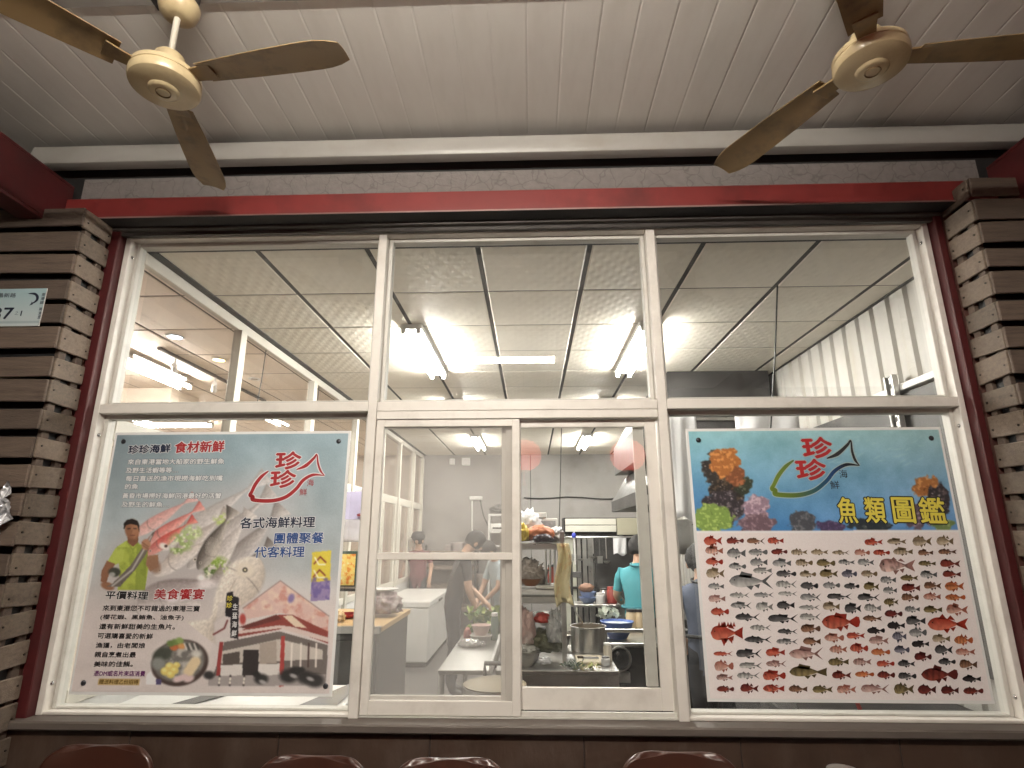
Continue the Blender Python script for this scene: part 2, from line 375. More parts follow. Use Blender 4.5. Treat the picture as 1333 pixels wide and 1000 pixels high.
def crack_nodes(m):                     # thin dark crackle lines of the cement board
    nt = m.node_tree; N = nt.nodes; L = nt.links; b = N['Principled BSDF']
    src = b.inputs['Base Color'].links[0].from_socket
    tc = N.new('ShaderNodeTexCoord'); v = N.new('ShaderNodeTexVoronoi'); v.feature = 'DISTANCE_TO_EDGE'; v.inputs['Scale'].default_value = 11
    nz = N.new('ShaderNodeTexNoise'); nz.inputs['Scale'].default_value = 9
    ad = N.new('ShaderNodeMix'); ad.data_type = 'VECTOR'; ad.inputs[0].default_value = 0.12
    L.new(tc.outputs['Object'], nz.inputs['Vector']); L.new(tc.outputs['Object'], ad.inputs[4]); L.new(nz.outputs['Color'], ad.inputs[5]); L.new(ad.outputs[1], v.inputs['Vector'])
    rp = N.new('ShaderNodeMapRange'); rp.inputs['From Min'].default_value = 0.0; rp.inputs['From Max'].default_value = 0.035; rp.inputs['To Min'].default_value = 0.42; rp.inputs['To Max'].default_value = 0.0
    L.new(v.outputs['Distance'], rp.inputs['Value'])
    mx = N.new('ShaderNodeMix'); mx.data_type = 'RGBA'; mx.inputs[7].default_value = (0.09, 0.075, 0.07, 1)
    L.new(rp.outputs[0], mx.inputs[0]); L.new(src, mx.inputs[6]); L.new(mx.outputs[2], b.inputs['Base Color'])
crack_nodes(M_cement)
def relief_tile():                      # pressed lozenge relief of the ceiling tiles
    m = mat('embossed ceiling tile', (0.82, 0.775, 0.68), 0.55, var=0.04, scale=2, dirt=(0.5, 0.44, 0.34), dirt_amt=0.3, dscale=1.6)
    nt = m.node_tree; N = nt.nodes; L = nt.links; b = N['Principled BSDF']
    tc = N.new('ShaderNodeTexCoord'); outs = []
    for ang in (R(33), R(-33)):
        mp = N.new('ShaderNodeMapping'); mp.inputs['Rotation'].default_value = (0, 0, ang); L.new(tc.outputs['Object'], mp.inputs[0])
        w = N.new('ShaderNodeTexWave'); w.inputs['Scale'].default_value = 4.6; w.inputs['Distortion'].default_value = 0.8; w.inputs['Detail'].default_value = 1.0
        L.new(mp.outputs[0], w.inputs['Vector']); outs.append(w.outputs['Fac'])
    mu = N.new('ShaderNodeMath'); mu.operation = 'MULTIPLY'; L.new(outs[0], mu.inputs[0]); L.new(outs[1], mu.inputs[1])
    bp = N.new('ShaderNodeBump'); bp.inputs['Strength'].default_value = 0.4; bp.inputs['Distance'].default_value = 0.004
    L.new(mu.outputs[0], bp.inputs['Height']); L.new(bp.outputs[0], b.inputs['Normal'])
    return m
M_tile = relief_tile()
M_tile2 = mat('warm ceiling tile', (0.82, 0.71, 0.60), 0.6, var=0.06, scale=3, bump=0.15, bscale=18)
M_tee = mat('shadow dark ceiling grid', (0.028, 0.028, 0.026), 0.6)  # shadow of the grid channels put into the bar colour
M_tee2 = mat('brown ceiling grid', (0.07, 0.05, 0.04), 0.6)

# ================================================================== ground and floors
MB().quad((-60, -60, 0), (60, -60, 0), (60, 60, 0), (-60, 60, 0)).build('ground', mat('asphalt', (0.05, 0.05, 0.05), 0.85, var=0.3, scale=20, bump=0.4, bscale=150), kind='structure')
MB().quad((-6, -5.2, .004), (6, -5.2, .004), (6, .0, .004), (-6, .0, .004)).build('porch_floor', mat('porch concrete', (0.30, 0.285, 0.265), 0.6, var=0.25, scale=4, dirt=(0.06, 0.05, 0.05), dirt_amt=0.6), kind='structure')
MB().quad((-7.4, .06, .004), (-2.13, .06, .004), (-2.13, 8.5, .004), (-7.4, 8.5, .004)).build('dining_floor', mat('cream dining tiles', (0.55, 0.49, 0.42), 0.3, var=0.1, scale=3), kind='structure')
MB().quad((-2.13, .06, .004), (2.5, .06, .004), (2.5, 8.5, .004), (-2.13, 8.5, .004)).build('kitchen_floor', mat('wet kitchen floor', (0.12, 0.114, 0.11), 0.3, var=0.3, scale=5, dirt=(0.06, 0.06, 0.06), dirt_amt=0.5, dscale=3), kind='structure')

# ================================================================== porch roof
PZ = 3.61
pc = thing('porch_ceiling', None, None, (0, -2.5, PZ)); pc['kind'] = 'structure'
W_P = 0.30
mb = MB()
for i, (a, b_) in enumerate(((0.0, 0.146), (0.150, 0.297))):
    mb.add([(a, -2.6, 0.0), (a, 2.5, 0.0), (a+.005, 2.5, -.0010), (a+.005, -2.6, -.0010), (b_-.005, -2.6, -.0010), (b_-.005, 2.5, -.0010), (b_, 2.5, 0), (b_, -2.6, 0)], [(0, 1, 2, 3), (3, 2, 5, 4), (4, 5, 6, 7)])
    if i == 0: mb.add([(b_, -2.6, 0), (b_, 2.5, 0), (.150, 2.5, 0), (.150, -2.6, 0)], [(0, 1, 2, 3)])
mb.add([(.297, -2.6, 0), (.297, 2.5, 0), (.2999, 2.5, .0008), (.2999, -2.6, .0008)], [(0, 1, 2, 3)])
pm = mb.build('ceiling_panel', M_panel, pc, local=True)
pm.location = (-5.1, 0, 0)
for k in range(1, 34):
    o = pm.copy(); COL.objects.link(o); o.parent = pc; o.location = (-5.1+k*W_P, 0, 0)
MB().box(-5.2, 5.2, -5.2, 0.0, PZ+.012, PZ+.09, 0).build('roof_sheet', M_dark, pc)
# rafters and gutter beam under the panels
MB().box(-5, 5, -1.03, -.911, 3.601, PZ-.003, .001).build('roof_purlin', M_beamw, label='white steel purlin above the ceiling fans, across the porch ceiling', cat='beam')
g = MB(); n = 10
prof = [(-.215, 3.505), (-.215, 3.375)]+[(-.215-.045+.045*math.cos(t), 3.372-.0+ -.022*math.sin(t)) for t in np.linspace(0, math.pi/2, 4)][1:]
prof = [(y+.095, z+.078) for y, z in [(-.205, 3.478), (-.205, 3.378), (-.213, 3.370), (-.268, 3.366), (-.278, 3.370), (-.283, 3.380), (-.286, 3.410), (-.284, 3.440), (-.276, 3.468), (-.265, 3.476), (-.25, 3.478)]]
vs = [(x, y, z) for x in (-2.56, 2.45) for (y, z) in prof]; m_ = len(prof)
g.add(vs, [tuple(range(m_)), tuple(range(2*m_-1, m_-1, -1))]+[(i, (i+1) % m_, m_+(i+1) % m_, m_+i) for i in range(m_)])
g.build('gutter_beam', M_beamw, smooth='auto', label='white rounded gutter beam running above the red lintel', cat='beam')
# wall above the window: shade painted as dark board, cement strip, red lintel
fw = thing('upper_wall', 'grey crackled cement strip wall above the red lintel', 'wall', (0, 0, 3.12))
MB().box(-5, 5, -.05, .06, 3.43, 3.66, 0).build('shade_board', M_dark, fw)  # shaded wall behind the gutter beam, its shade put into the colour
MB().box(-2.36, 2.26, -.062, -.052, 3.19, 3.432, 0).build('cement_strip', M_cement, fw)
MB().box(-5, 5, -.05, .06, 3.145, 3.43, 0).build('backing', M_dark, fw)
lt = thing('red_lintel', 'long red painted steel lintel over the window', 'beam', (0, -.1, 3.14))
MB().box(-2.36, 2.26, -.142, -.128, 3.15, 3.262, .003).build('flange', M_red, lt)
MB().box(-2.36, 2.26, -.127, -.064, 3.19, 3.2, .0).build('web', M_red, lt)
MB().box(-2.36, 2.26, -.15, -.064, 3.14, 3.149, .0).build('lip', mat('shade dark underside', (0.010, 0.008, 0.008), 0.7), lt)  # shade under the lintel put into a near-black colour
MB().box(-2.36, 2.26, -.1525, -.1505, 3.141, 3.149, .0).build('pale_edge', mat('pale steel edge', (0.3, 0.2, 0.19), 0.4, metal=.3), lt)  # thin pale strip along the front of the lip
MB().box(-2.16, 2.04, -.063, -.012, 3.128, 3.139, .0).build('track', mat('dull aluminium track', (0.10, 0.092, 0.086), 0.45, metal=.3), lt)
MB().box(-2.16, 2.04, -.035, -.011, 3.108, 3.126, .0).build('dark_seal', mat('dark brown seal', (0.05, 0.042, 0.038), 0.5), lt)
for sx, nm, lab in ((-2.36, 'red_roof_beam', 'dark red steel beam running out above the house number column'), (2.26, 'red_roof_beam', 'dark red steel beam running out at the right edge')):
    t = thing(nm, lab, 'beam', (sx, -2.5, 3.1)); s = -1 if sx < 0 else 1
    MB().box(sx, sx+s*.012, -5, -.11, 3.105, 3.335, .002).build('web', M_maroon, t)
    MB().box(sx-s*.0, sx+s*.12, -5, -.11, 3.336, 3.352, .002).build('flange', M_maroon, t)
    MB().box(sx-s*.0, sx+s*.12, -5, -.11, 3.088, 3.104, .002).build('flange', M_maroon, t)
# red posts beside the window
for x0, x1, lab in ((-2.176, -2.123, 'dark red steel post between left pallet column and window'), (2.008, 2.046, 'dark red steel post between window and right pallet column')):
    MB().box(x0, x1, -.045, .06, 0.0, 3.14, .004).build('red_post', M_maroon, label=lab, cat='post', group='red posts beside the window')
# ------------------------------------------------------------------ pallet board columns
def pallet_column(x_in, sgn, label, zoff):
    xo = x_in+sgn*0.62
    t = thing('pallet_column', label, 'column', ((x_in+xo)/2, -.14, 0), 0, 'wooden pallet columns beside the window')
    MB().box(x_in+sgn*.03, xo, -.20, -.05, 0.0, 3.08, 0).build('core', M_black, t)
    for xb in (x_in+sgn*.012, ):
        for yb in (-.185, -.085):
            MB().box(xb, xb+sgn*.022, yb-.02, yb+.02, 0.02, 3.09, .002).build('batten', M_wood_shade, t)
    z = 0.06+zoff; k = 0
    while z < 3.12:
        h = 0.097+random.uniform(-.009, .007); dz = random.uniform(-.006, .006)
        tilt = random.uniform(-.011, .011)
        b_ = MB(); y0, y1 = -.232+random.uniform(-.004, .004), -.052+random.uniform(-.004, .002)
        b_.box(x_in-sgn*random.uniform(0, .003), x_in+sgn*.012, y0, y1, z+dz, z+dz+h, .003)
        b_.v = [(x, y, zz+tilt*(y+.14)*5) for x, y, zz in b_.v]
        sb = b_.build('side_board', M_wood_lit, t)
        n_ = MB()
        for yy in (y0+.022, y1-.022):
            for zz in (z+dz+h*.3,):
                n_.lathe([(0.0005, -.002), (.0042, -.002), (.0042, .002), (.0005, .002)], (x_in-sgn*.003, yy, zz+random.uniform(0, .03)), 8, axis='x')
        n_.build('nail', M_nail, sb)
        b_ = MB(); b_.box(x_in+sgn*random.uniform(.0, .006), xo+sgn*random.uniform(0, .02), -.247, -.233+random.uniform(-.001, .001), z+dz+random.uniform(-.004, .004), z+dz+h, .003)
        b_.v = [(x, y, zz+tilt*2*(x-x_in)) for x, y, zz in b_.v]
        b_.build('front_board', M_wood_shade, t)
        z += 0.1235; k += 1
    return t
pallet_column(-2.158, -1, 'left pallet board column carrying the house number plate', .018)
pallet_column(2.046, 1, 'right pallet board column beside the fish chart window', -.028)
# ------------------------------------------------------------------ wall below the window, sill
st = mat('brown marbled stone', (0.055, 0.031, 0.021), 0.5, var=0.35, scale=5, bump=0.1, dirt=(0.10, 0.075, 0.06), dirt_amt=0.5, dscale=6, stretch=(1.2, 1, .5))
bw = thing('parapet_wall', 'dark brown stone wall below the window sill', 'wall', (0, 0, 0))
for i in range(9):
    x0 = -2.9+i*.62
    MB().box(x0+.0015, x0+.6185, -.05, .05, 0.0, .826, .003).build('stone_slab', st, bw)
MB().box(-2.9, 2.68, -.046, .046, 0.0, .82, 0).build('backing', M_dark, bw)
sl = MB().box(-2.19, 2.1, -.085, .10, .828, .862, .006).build('window_sill', mat('grey brown sill stone', (0.115, 0.095, 0.082), 0.55, var=0.25, scale=9, dirt=(0.09, 0.07, 0.06), dirt_amt=0.7, dscale=9), label='grey brown stone sill running under the whole window', cat='sill')
for x0, x1, lab in ((-5, -2.19, 'dark brick wall behind the left pallet column'), (2.06, 5, 'dark brick wall behind the right pallet column')):
    MB().box(x0, x1, -.04, .055, .0, 3.15, 0).build('outer_wall', mat('dark red brick wall', (0.10, 0.04, 0.03), 0.8, var=.4, scale=14, bump=.4, bscale=40), label=lab, cat='wall')

# ================================================================== the window
win = thing('shop_window', 'white aluminium shop window with sliding sashes and two rows of panes', 'window', (0, .05, .862))
GL = glass('window glass', haze=0.012, smudge=0.06, hazecol=(0.7, 0.7, 0.68))
XL, XR, ZT, ZB, T0, T1 = -2.093, 1.977, 3.105, .862, 2.172, 2.217
m1, m2 = (-.775, -.734), (.596, .639)
MB().box(XL-.028, XL, 0, .1, ZB, ZT+.002, .002).build('jamb', M_frame, win)
MB().box(XR, XR+.028, 0, .1, ZB, ZT+.002, .002).build('jamb', M_frame, win)
MB().box(XL-.028, XR+.028, .0005, .1, ZT+.003, ZT+.03, .002).build('head', M_frame, win)
MB().box(XL+.001, m1[0]-.001, .004, .1, ZB, ZB+.012, .002).build('bottom_rail', M_frame, win)
MB().box(m2[1]+.001, XR-.001, .004, .1, ZB, ZB+.012, .002).build('bottom_rail', M_frame, win)
for (a, b_) in (m1, m2):
    MB().box(a, b_, -.004, .1, ZB-.004, ZT+.002, .002).build('mullion', M_frame, win)
for (a, b_) in ((XL+.001, m1[0]-.001), (m1[1]+.001, m2[0]-.001), (m2[1]+.001, XR-.001)):
    MB().box(a, b_, -.001, .1, T0, T1, .002).build('transom', M_frame, win)
# glazing beads and panes
def bead_frame(a, b_, z0, z1, wb=.02):
    w = .02; y0, y1 = .048, .098
    for q in ((a+.001, a+w, z0+.001, z1-.001), (b_-w, b_-.001, z0+.001, z1-.001)):
        MB().box(q[0], q[1], y0, y1, q[2], q[3], .002).build('glazing_bead', M_frame2, win)
    for q in ((z0+.001, z0+wb), (z1-w, z1-.001)):
        MB().box(a+w+.001, b_-w-.001, y0, y1, q[0], q[1], .002).build('glazing_bead', M_frame2, win)
    MB().pane(a+w-.006, b_-w+.006, .072, z0+wb-.006, z1-w+.006).build('pane', GL, win)
for (a, b_) in ((XL, m1[0]), (m1[1], m2[0]), (m2[1], XR)): bead_frame(a, b_, T1, ZT+.002)
bead_frame(XL, m1[0], ZB+.012, T0, .010); bead_frame(m2[1], XR, ZB+.012, T0, .010)
# screws on the jamb reveals
for (x, z, sg) in ((XL, 3.015, 1), (XL, 2.07, 1), (XL, .98, 1), (XR, 3.02, -1), (XR, 2.085, -1), (XR, .955, -1)):
    b_ = MB(); b_.lathe([(.0005, -.001), (.009, -.001), (.0095, .002), (.006, .0055), (.0005, .0068)], (0, 0, 0), 14, axis='x')
    b_.v = [(x+sg*q[0], .026+q[1], z+q[2]) for q in b_.v]; b_.build('screw', M_chrome, win, smooth=True)
# sliding section
MB().box(m1[1]+.001, m2[0]-.001, .002, .1, 2.1325, T0-.001, .002).build('sash_head', M_frame, win)
MB().box(m1[1]+.001, m2[0]-.001, .006, .1, ZB+.001, ZB+.006, 0).build('sash_track', M_frame2, win)
MB().box(m1[1]+.001, m2[0]-.001, .03, .036, ZB+.006, ZB+.02, 0).build('sash_track', M_frame2, win)
def sash(name, x0, x1, y0, y1, z0, z1, st_l, st_r, top, bot, pane, mid=None, lab=None):
    s_ = MB(); s_.box(x0, x0+st_l, y0, y1, z0, z1, .002); sa = s_.build(name, M_frame, win, label=lab)
    MB().box(x1-st_r, x1, y0, y1, z0, z1, .002).build('stile', M_frame, sa)
    MB().box(x0+st_l, x1-st_r, y0+.001, y1-.001, z1-top, z1, .002).build('rail', M_frame, sa)
    MB().box(x0+st_l, x1-st_r, y0+.001, y1-.001, z0, z0+bot, .002).build('rail', M_frame, sa)
    if mid: MB().box(x0+st_l, x1-st_r, y0+.001, y1-.001, mid[0], mid[1], .002).build('rail', M_frame, sa)
    yc = (y0+y1)/2
    MB().pane(x0+st_l-.004, x1-st_r+.004, yc, z0+bot-.004, z1-top+.004).build('pane' if pane is GL else 'insect_screen', pane, sa)
    return sa
SCR = glass('insect screen mesh', tint=(0.86, 0.86, 0.85), haze=0.31, smudge=0.015, hazecol=(0.60, 0.57, 0.55), ior=1.02)
sash('screen_sash', -.732, -.053, .010, .028, ZB+.008, 2.131, .036, .036, .034, .056, SCR, (1.493, 1.524), 'hazy insect screen sash')
sash('glass_sash', -.12, .588, .040, .062, .887, 2.128, .072, .050, .034, .086, GL, lab='clear sliding glass sash')
MB().box(.484, .534, .0635, .085, .974, 2.096, .002).build('inner_stile', M_frame2, win)
sash('inner_sash', -.731, -.085, .068, .088, .885, 2.13, .022, .055, .03, .046, GL, lab='fixed glass sash behind the screen')

# ------------------------------------------------------------------ house number plate
PY = -.2505
pl_ = thing('house_number_plate', 'pale blue house number plate on the left pallet column', 'sign', (-2.4, PY, 2.53))
cv = Canvas(-2.60, -2.252, 2.530, 2.716, PY-.0022, 90, 50)
g_ = (cv.gz-2.53)/.186
cv.C = np.stack([0.60+.13*(1-g_), 0.70+.06*(1-g_), 0.72+.04*(1-g_)], -1)
cv.blend(((g_ > .07) & (g_ < .13)).astype(float)*.5, (130, 150, 155))
MB().box(-2.60, -2.252, PY-.002, PY+.003, 2.530, 2.716, .0).build('plate', M_white, pl_)
cv.build('printed_face', vcol('plate print', 0.35), pl_)
M_ink = mat('dark blue ink', (0.012, 0.016, 0.035), 0.5); M_ink2 = mat('grey ink', (0.09, 0.11, 0.13), 0.5)
YY = PY-.003
lettering('number', '87', (-10.5, 408), (17, 408), 14, M_ink, pl_, YY, .02)
lettering('number', '之', (19.5, 407.5), (24, 407.5), 5, M_ink2, pl_, YY)
lettering('number', '1', (27, 408), (28.6, 408), 6.5, M_ink, pl_, YY)
lettering('street_name', '昌新路', (-2, 384.5), (21, 384.5), 5.5, M_ink2, pl_, YY, .025)
for i, ch in enumerate('東港鎮'): lettering('town_name', ch, (54.5-i*1.2, 383.5+i*5.3), (59-i*1.2, 383.5+i*5.3), 4, M_ink2, pl_, YY, .02)
for i, ch in enumerate('興漁里'): lettering('village_name', ch, (51-i*.9, 402.5+i*5.2), (55-i*.9, 402.5+i*5.2), 4, M_ink2, pl_, YY, .02)
def ribbon(pts, ws, Y, sub=6):
    P_ = [Vector((x, y, 0)) for x, y in pts]; out = []; wo = []
    for i in range(len(P_)-1):
        p0, p1, p2, p3 = P_[max(i-1, 0)], P_[i], P_[i+1], P_[min(i+2, len(P_)-1)]
        for k in range(sub):
            t = k/sub; out.append(.5*((2*p1)+(-p0+p2)*t+(2*p0-5*p1+4*p2-p3)*t*t+(-p0+3*p1-3*p2+p3)*t**3)); wo.append(ws[i]*(1-t)+ws[i+1]*t)
    out.append(P_[-1]); wo.append(ws[-1]); L_, R_ = [], []
    for i, p in enumerate(out):
        d = (out[min(i+1, len(out)-1)]-out[max(i-1, 0)]).normalized(); nn = Vector((-d.y, d.x, 0))*wo[i]/2
        L_.append(p+nn); R_.append(p-nn)
    m = MB(); k = len(out)
    m.add([aty(q.x, q.y, Y) for q in L_]+[aty(q.x, q.y, Y) for q in R_], [(i, i+1, k+i+1, k+i) for i in range(k-1)]); return m
ribbon([(37, 382.3), (45, 382.6), (48.5, 386), (48, 390.5), (44, 394), (41, 395), (38.5, 398)], [.5, 3.2, 3.8, 3.0, 1.6, 1.2, .4], YY-.0005).build('sailfish_emblem', M_ink, pl_)
ribbon([(41, 393), (42, 395.5), (40, 397)], [.4, 1.6, .4], YY-.0005).build('sailfish_tail', M_ink, pl_)
# ================================================================== ceiling fans
M_cream = mat('cream fan enamel', (0.52, 0.42, 0.25), 0.32, var=0.08, scale=8, coat=.3, dirt=(0.28, 0.2, 0.11), dirt_amt=0.4, dscale=9)
M_blade = mat('tan fan blade', (0.235, 0.155, 0.07), 0.45, var=0.15, scale=6, dirt=(0.09, 0.06, 0.035), dirt_amt=0.75, dscale=8, each=.1)
def fan(cx, cy, hz, angs, label, tilt):
    t = thing('ceiling_fan', label, 'fan', (cx, cy, hz-.06), 0, 'ceiling fans under the porch roof')
    h = MB(); h.lathe([(.0008, -.030), (.040, -.031), (.048, -.027), (.052, -.022), (.098, -.017), (.112, -.010), (.1165, .000), (.1165, .018), (.1125, .020), (.1125, .024), (.1155, .026), (.1145, .042), (.104, .047), (.05, .05), (.0008, .05)], (cx, cy, hz), 48)
    h.build('motor_housing', M_cream, t, smooth='auto')
    MB().lathe([(.021, -.031), (.0235, -.034), (.026, -.031), (.026, -.029), (.021, -.029)], (cx, cy, hz), 32, ring=True).build('bottom_ring', M_blade, t, smooth='auto')
    MB().lathe([(.0008, .048), (.050, .048), (.049, .122), (.042, .130), (.0008, .130)], (cx, cy, hz), 28).build('neck', M_cream, t, smooth='auto')
    MB().lathe([(.011, .129), (.011, 3.49-hz)], (cx, cy, hz), 12).build('down_rod', mat('white rod', (0.6, 0.56, 0.48), .35), t, smooth='auto')
    MB().lathe([(.03, -.05), (.044, -.047), (.062, -.030), (.070, -.006), (.070, .012), (.058, .03), (.0008, .03)], (cx, cy, 3.497), 32).build('canopy', M_cream, t, smooth='auto')
    MB().lathe([(.0008, -.040), (.040, -.040), (.040, -.026), (.0008, -.026)], (cx, cy, 3.493), 20).build('canopy_recess', M_black, t)
    MB().box(cx-.1, cx+.06, cy-.025, cy+.025, 3.514, 3.600, .003).build('bracket', M_steeld, t)
    for a in angs:
        ar = MB(); c, s = math.cos(R(a)), math.sin(R(a))
        def W_(x, y, z): return (cx+x*c-y*s, cy+x*s+y*c, hz+.03+z)
        pr = [(.095, .026), (.14, .03), (.19, .038)]
        ar.add([W_(x, w*sg, -.004+dz) for dz in (0, .006) for x, w in pr for sg in (-1, 1)], [(0, 2, 3, 1), (2, 4, 5, 3), (6, 7, 9, 8), (8, 9, 11, 10), (0, 6, 8, 2), (2, 8, 10, 4), (1, 3, 9, 7), (3, 5, 11, 9), (4, 10, 11, 5), (0, 1, 7, 6)])
        bl = MB(); st = []
        N_ = 14
        for i in range(N_+1):
            x = .15+.53*i/N_; w = .050+.022*math.sin(min(1, i/N_*1.15)*math.pi/2)
            if i > N_-3: w *= (1, .97, .86, .62)[i-(N_-3)]
            for sg in (-1, -.35, .35, 1):
                yy = sg*w; st.append((x, yy, yy*math.tan(R(11))+.006*(1-sg*sg)))
        for dz in (0, .0035):
            bl.add([W_(x, y, z+dz) for x, y, z in st], [])
        q = 4; n0 = len(st)
        for i in range(N_):
            for k in range(3):
                a0 = i*q+k; bl.f.append((a0, a0+1, a0+q+1, a0+q)); bl.f.append((n0+a0, n0+a0+q, n0+a0+q+1, n0+a0+1)); bl.mi += [0, 0]
            for k in (0, 3):
                a0 = i*q+k; bl.f.append((a0, a0+q, n0+a0+q, n0+a0)); bl.mi.append(0)
        for i in (0, N_):
            for k in range(3):
                a0 = i*q+k; bl.f.append((a0, a0+1, n0+a0+1, n0+a0)); bl.mi.append(0)
        b_ = bl.build('blade', M_blade, t, smooth='auto'); ar.build('blade_arm', M_blade, b_)
    return t
fan(-1.293, -.985, 3.15, (106, -8, 229), 'cream ceiling fan with a full drop rod, on the left', 0)
fan(1.173, -.992, 3.15, (117, -3, 236), 'cream ceiling fan on the right, its rod cut off by the picture', 0)

# ================================================================== lamps
def tube_lamp(name, label, c, length, axis, strength, group=None, col=(1.0, 0.965, 0.895), base=.0, gap=.055, hw=.08):
    x, y, z = c; t = thing(name, label, 'lamp', (x, y, z), 0, group)
    def B(u0, u1, v0, v1, z0, z1, b=.002): return MB().box(x+u0, x+u1, y+v0, y+v1, z+z0, z+z1, b) if axis == 'x' else MB().box(x+v0, x+v1, y+u0, y+u1, z+z0, z+z1, b)
    h = length/2
    B(-h, h, -hw, hw, .017, base+.05).build('housing', M_white, t)
    em = emit('lit tube '+name, col, strength)
    for s in (-1, 1):
        tb = MB(); p = [(x+u, y+s*gap, z) if axis == 'x' else (x+s*gap, y+u, z) for u in (-h+.02, h-.02)]
        tb.tube(p, .013, 8); tb.build('tube', em, t, smooth='auto')
        for e in (-1, 1): B(e*h-.012 if e > 0 else -h-.004, e*h+.004 if e > 0 else -h+.012, s*gap-.017, s*gap+.017, -.02, .035, .003).build('socket', M_white, t)
    return t
KC = 3.1015
for (x, y, lab) in ((-.87, 1.88, 'left twin tube lamp nearest the window, on the kitchen ceiling'), (.87, 1.88, 'right twin tube lamp nearest the window, on the kitchen ceiling'), (-.87, 4.24, 'left added, unseen twin tube lamp in the middle of the kitchen ceiling'), (.87, 4.24, 'right added, unseen twin tube lamp in the middle of the kitchen ceiling'), (-.87, 6.6, 'left twin tube lamp at the back of the kitchen'), (.87, 6.6, 'right twin tube lamp at the back of the kitchen')):  # middle pair is added out of sight to even the light
    tube_lamp('kitchen_lamp', lab, (x, y, KC-.062), 1.25, 'y', KITCHEN_TUBE, 'twin tube lamps on the kitchen ceiling', base=.006)
tube_lamp('dining_lamp', 'bright twin tube lamp beyond the glass partition, near the window', (-3.42, 2.1, KC-.09), 1.2, 'y', DINING_TUBE, 'twin tube lamps in the dining room', (1, .94, .86))
tube_lamp('dining_lamp', 'twin tube lamp over the dining room, farther back', (-4.85, 4.65, KC-.09), 1.2, 'x', DINING_TUBE, 'twin tube lamps in the dining room', (1, .94, .86))
tube_lamp('dining_lamp', 'added, unseen twin tube lamp deep inside the dining room', (-5.9, 2.2, KC-.09), 1.2, 'y', DINING_TUBE, 'twin tube lamps in the dining room', (1, .94, .86))  # lamp added out of view to brighten the dining ceiling
tube_lamp('dining_lamp', 'added, unseen twin tube lamp at the far back of the dining room', (-4.2, 6.8, KC-.055), 1.2, 'y', DINING_TUBE, 'twin tube lamps in the dining room', (1, .94, .86))  # another unseen lamp, added for more even dining light
tube_lamp('porch_lamp', 'twin tube lamp on the porch ceiling, seen mirrored in the upper pane', (-.31, -2.68, 3.30), 1.14, 'x', PORCH_TUBE, col=(1, .935, .83), gap=.055, base=.25, hw=.022)
for i, (px, py, col, st_, lab, rr) in enumerate(((228, 438, (.75, .88, 1.0), 16, 'cool white round downlight in the dining room ceiling', .062), (285, 468, (1, .72, .3), 12, 'yellow round downlight in the dining room ceiling', .06), (331, 493, (.4, .3, .2), .6, 'faintly glowing brown round downlight in the dining room ceiling', .05))):  # brown lens stands for an unlit lamp; faint glow gives its tone
    p = atz(px, py, KC-.004); t = thing('downlight', lab, 'lamp', p, 0, 'round downlights in the dining room')
    MB().lathe([(.0008, 0), (rr*.8, 0), (rr*.8, -.004), (.0008, -.004)], p, 24).build('lens', emit('downlight %d' % i, col, st_), t)
    MB().lathe([(rr*.81, .0), (rr*1.1, .0), (rr*1.1, -.006), (rr*.81, -.009)], p, 24, ring=True).build('rim', M_white, t)
# spot lights on a track
tr = thing('spotlight_track', 'pale track with small spotlights on the dining room ceiling', 'lamp', atz(240, 470, KC-.01))
a_, b_ = atz(207, 453, KC-.012), atz(345, 522, KC-.012)
MB().tube([a_, b_], .018, 6).build('track', M_tee2, tr)
for k in (.12, .45, .68):
    p = a_.lerp(b_, k)
    MB().tube([p, p+Vector((0, 0, -.08))], .009, 6).build('stem', M_white, tr)
    sp = MB().tube([p+Vector((.03, -.05, -.09)), p+Vector((-.03, .06, -.13))], [.022, .026], 12).build('spot', M_white, tr, smooth='auto')
    MB().tube([p+Vector((-.0305, .061, -.1305)), p+Vector((-.032, .063, -.132))], .021, 12).build('bulb', emit('spot bulb', (1, .8, .55), 8), tr)
# red lanterns under the porch roof (seen mirrored in the sash)
M_lan = None
def lantern(c, label):
    t = thing('red_lantern', label, 'lantern', c, 0, 'red lanterns hanging under the porch roof')
    b_ = MB(); n = 24; pf = [(.05, -.15), (.10, -.135), (.15, -.09), (.172, -.03), (.172, .03), (.15, .09), (.10, .135), (.05, .15)]
    b_.lathe(pf, c, n); b_.build('paper_shade', emit('lit red paper', (1.0, 0.10, 0.06), LANTERN), t, smooth='auto')
    for z in (-.165, .15): MB().lathe([(.001, z), (.052, z), (.052, z+.016), (.001, z+.016)], c, 16).build('rim', mat('gold rim', (.5, .33, .08), .35, metal=.8), t)
    MB().tube([(c[0], c[1], c[2]+.166), (c[0], c[1], PZ)], .003, 6).build('cord', M_wire, t)
    MB().tube([(c[0], c[1], c[2]-.166), (c[0], c[1], c[2]-.3)], [.006, .02], 8).build('tassel', mat('red tassel', (.4, .02, .02), .7), t)
for px, lab in ((682, 'left red paper lantern, mirrored in the sliding sash'), (817, 'right red paper lantern, mirrored in the sliding sash')):
    p = aty(px, 593, 3.05); lantern((p.x, .1-3.05, p.z), lab)

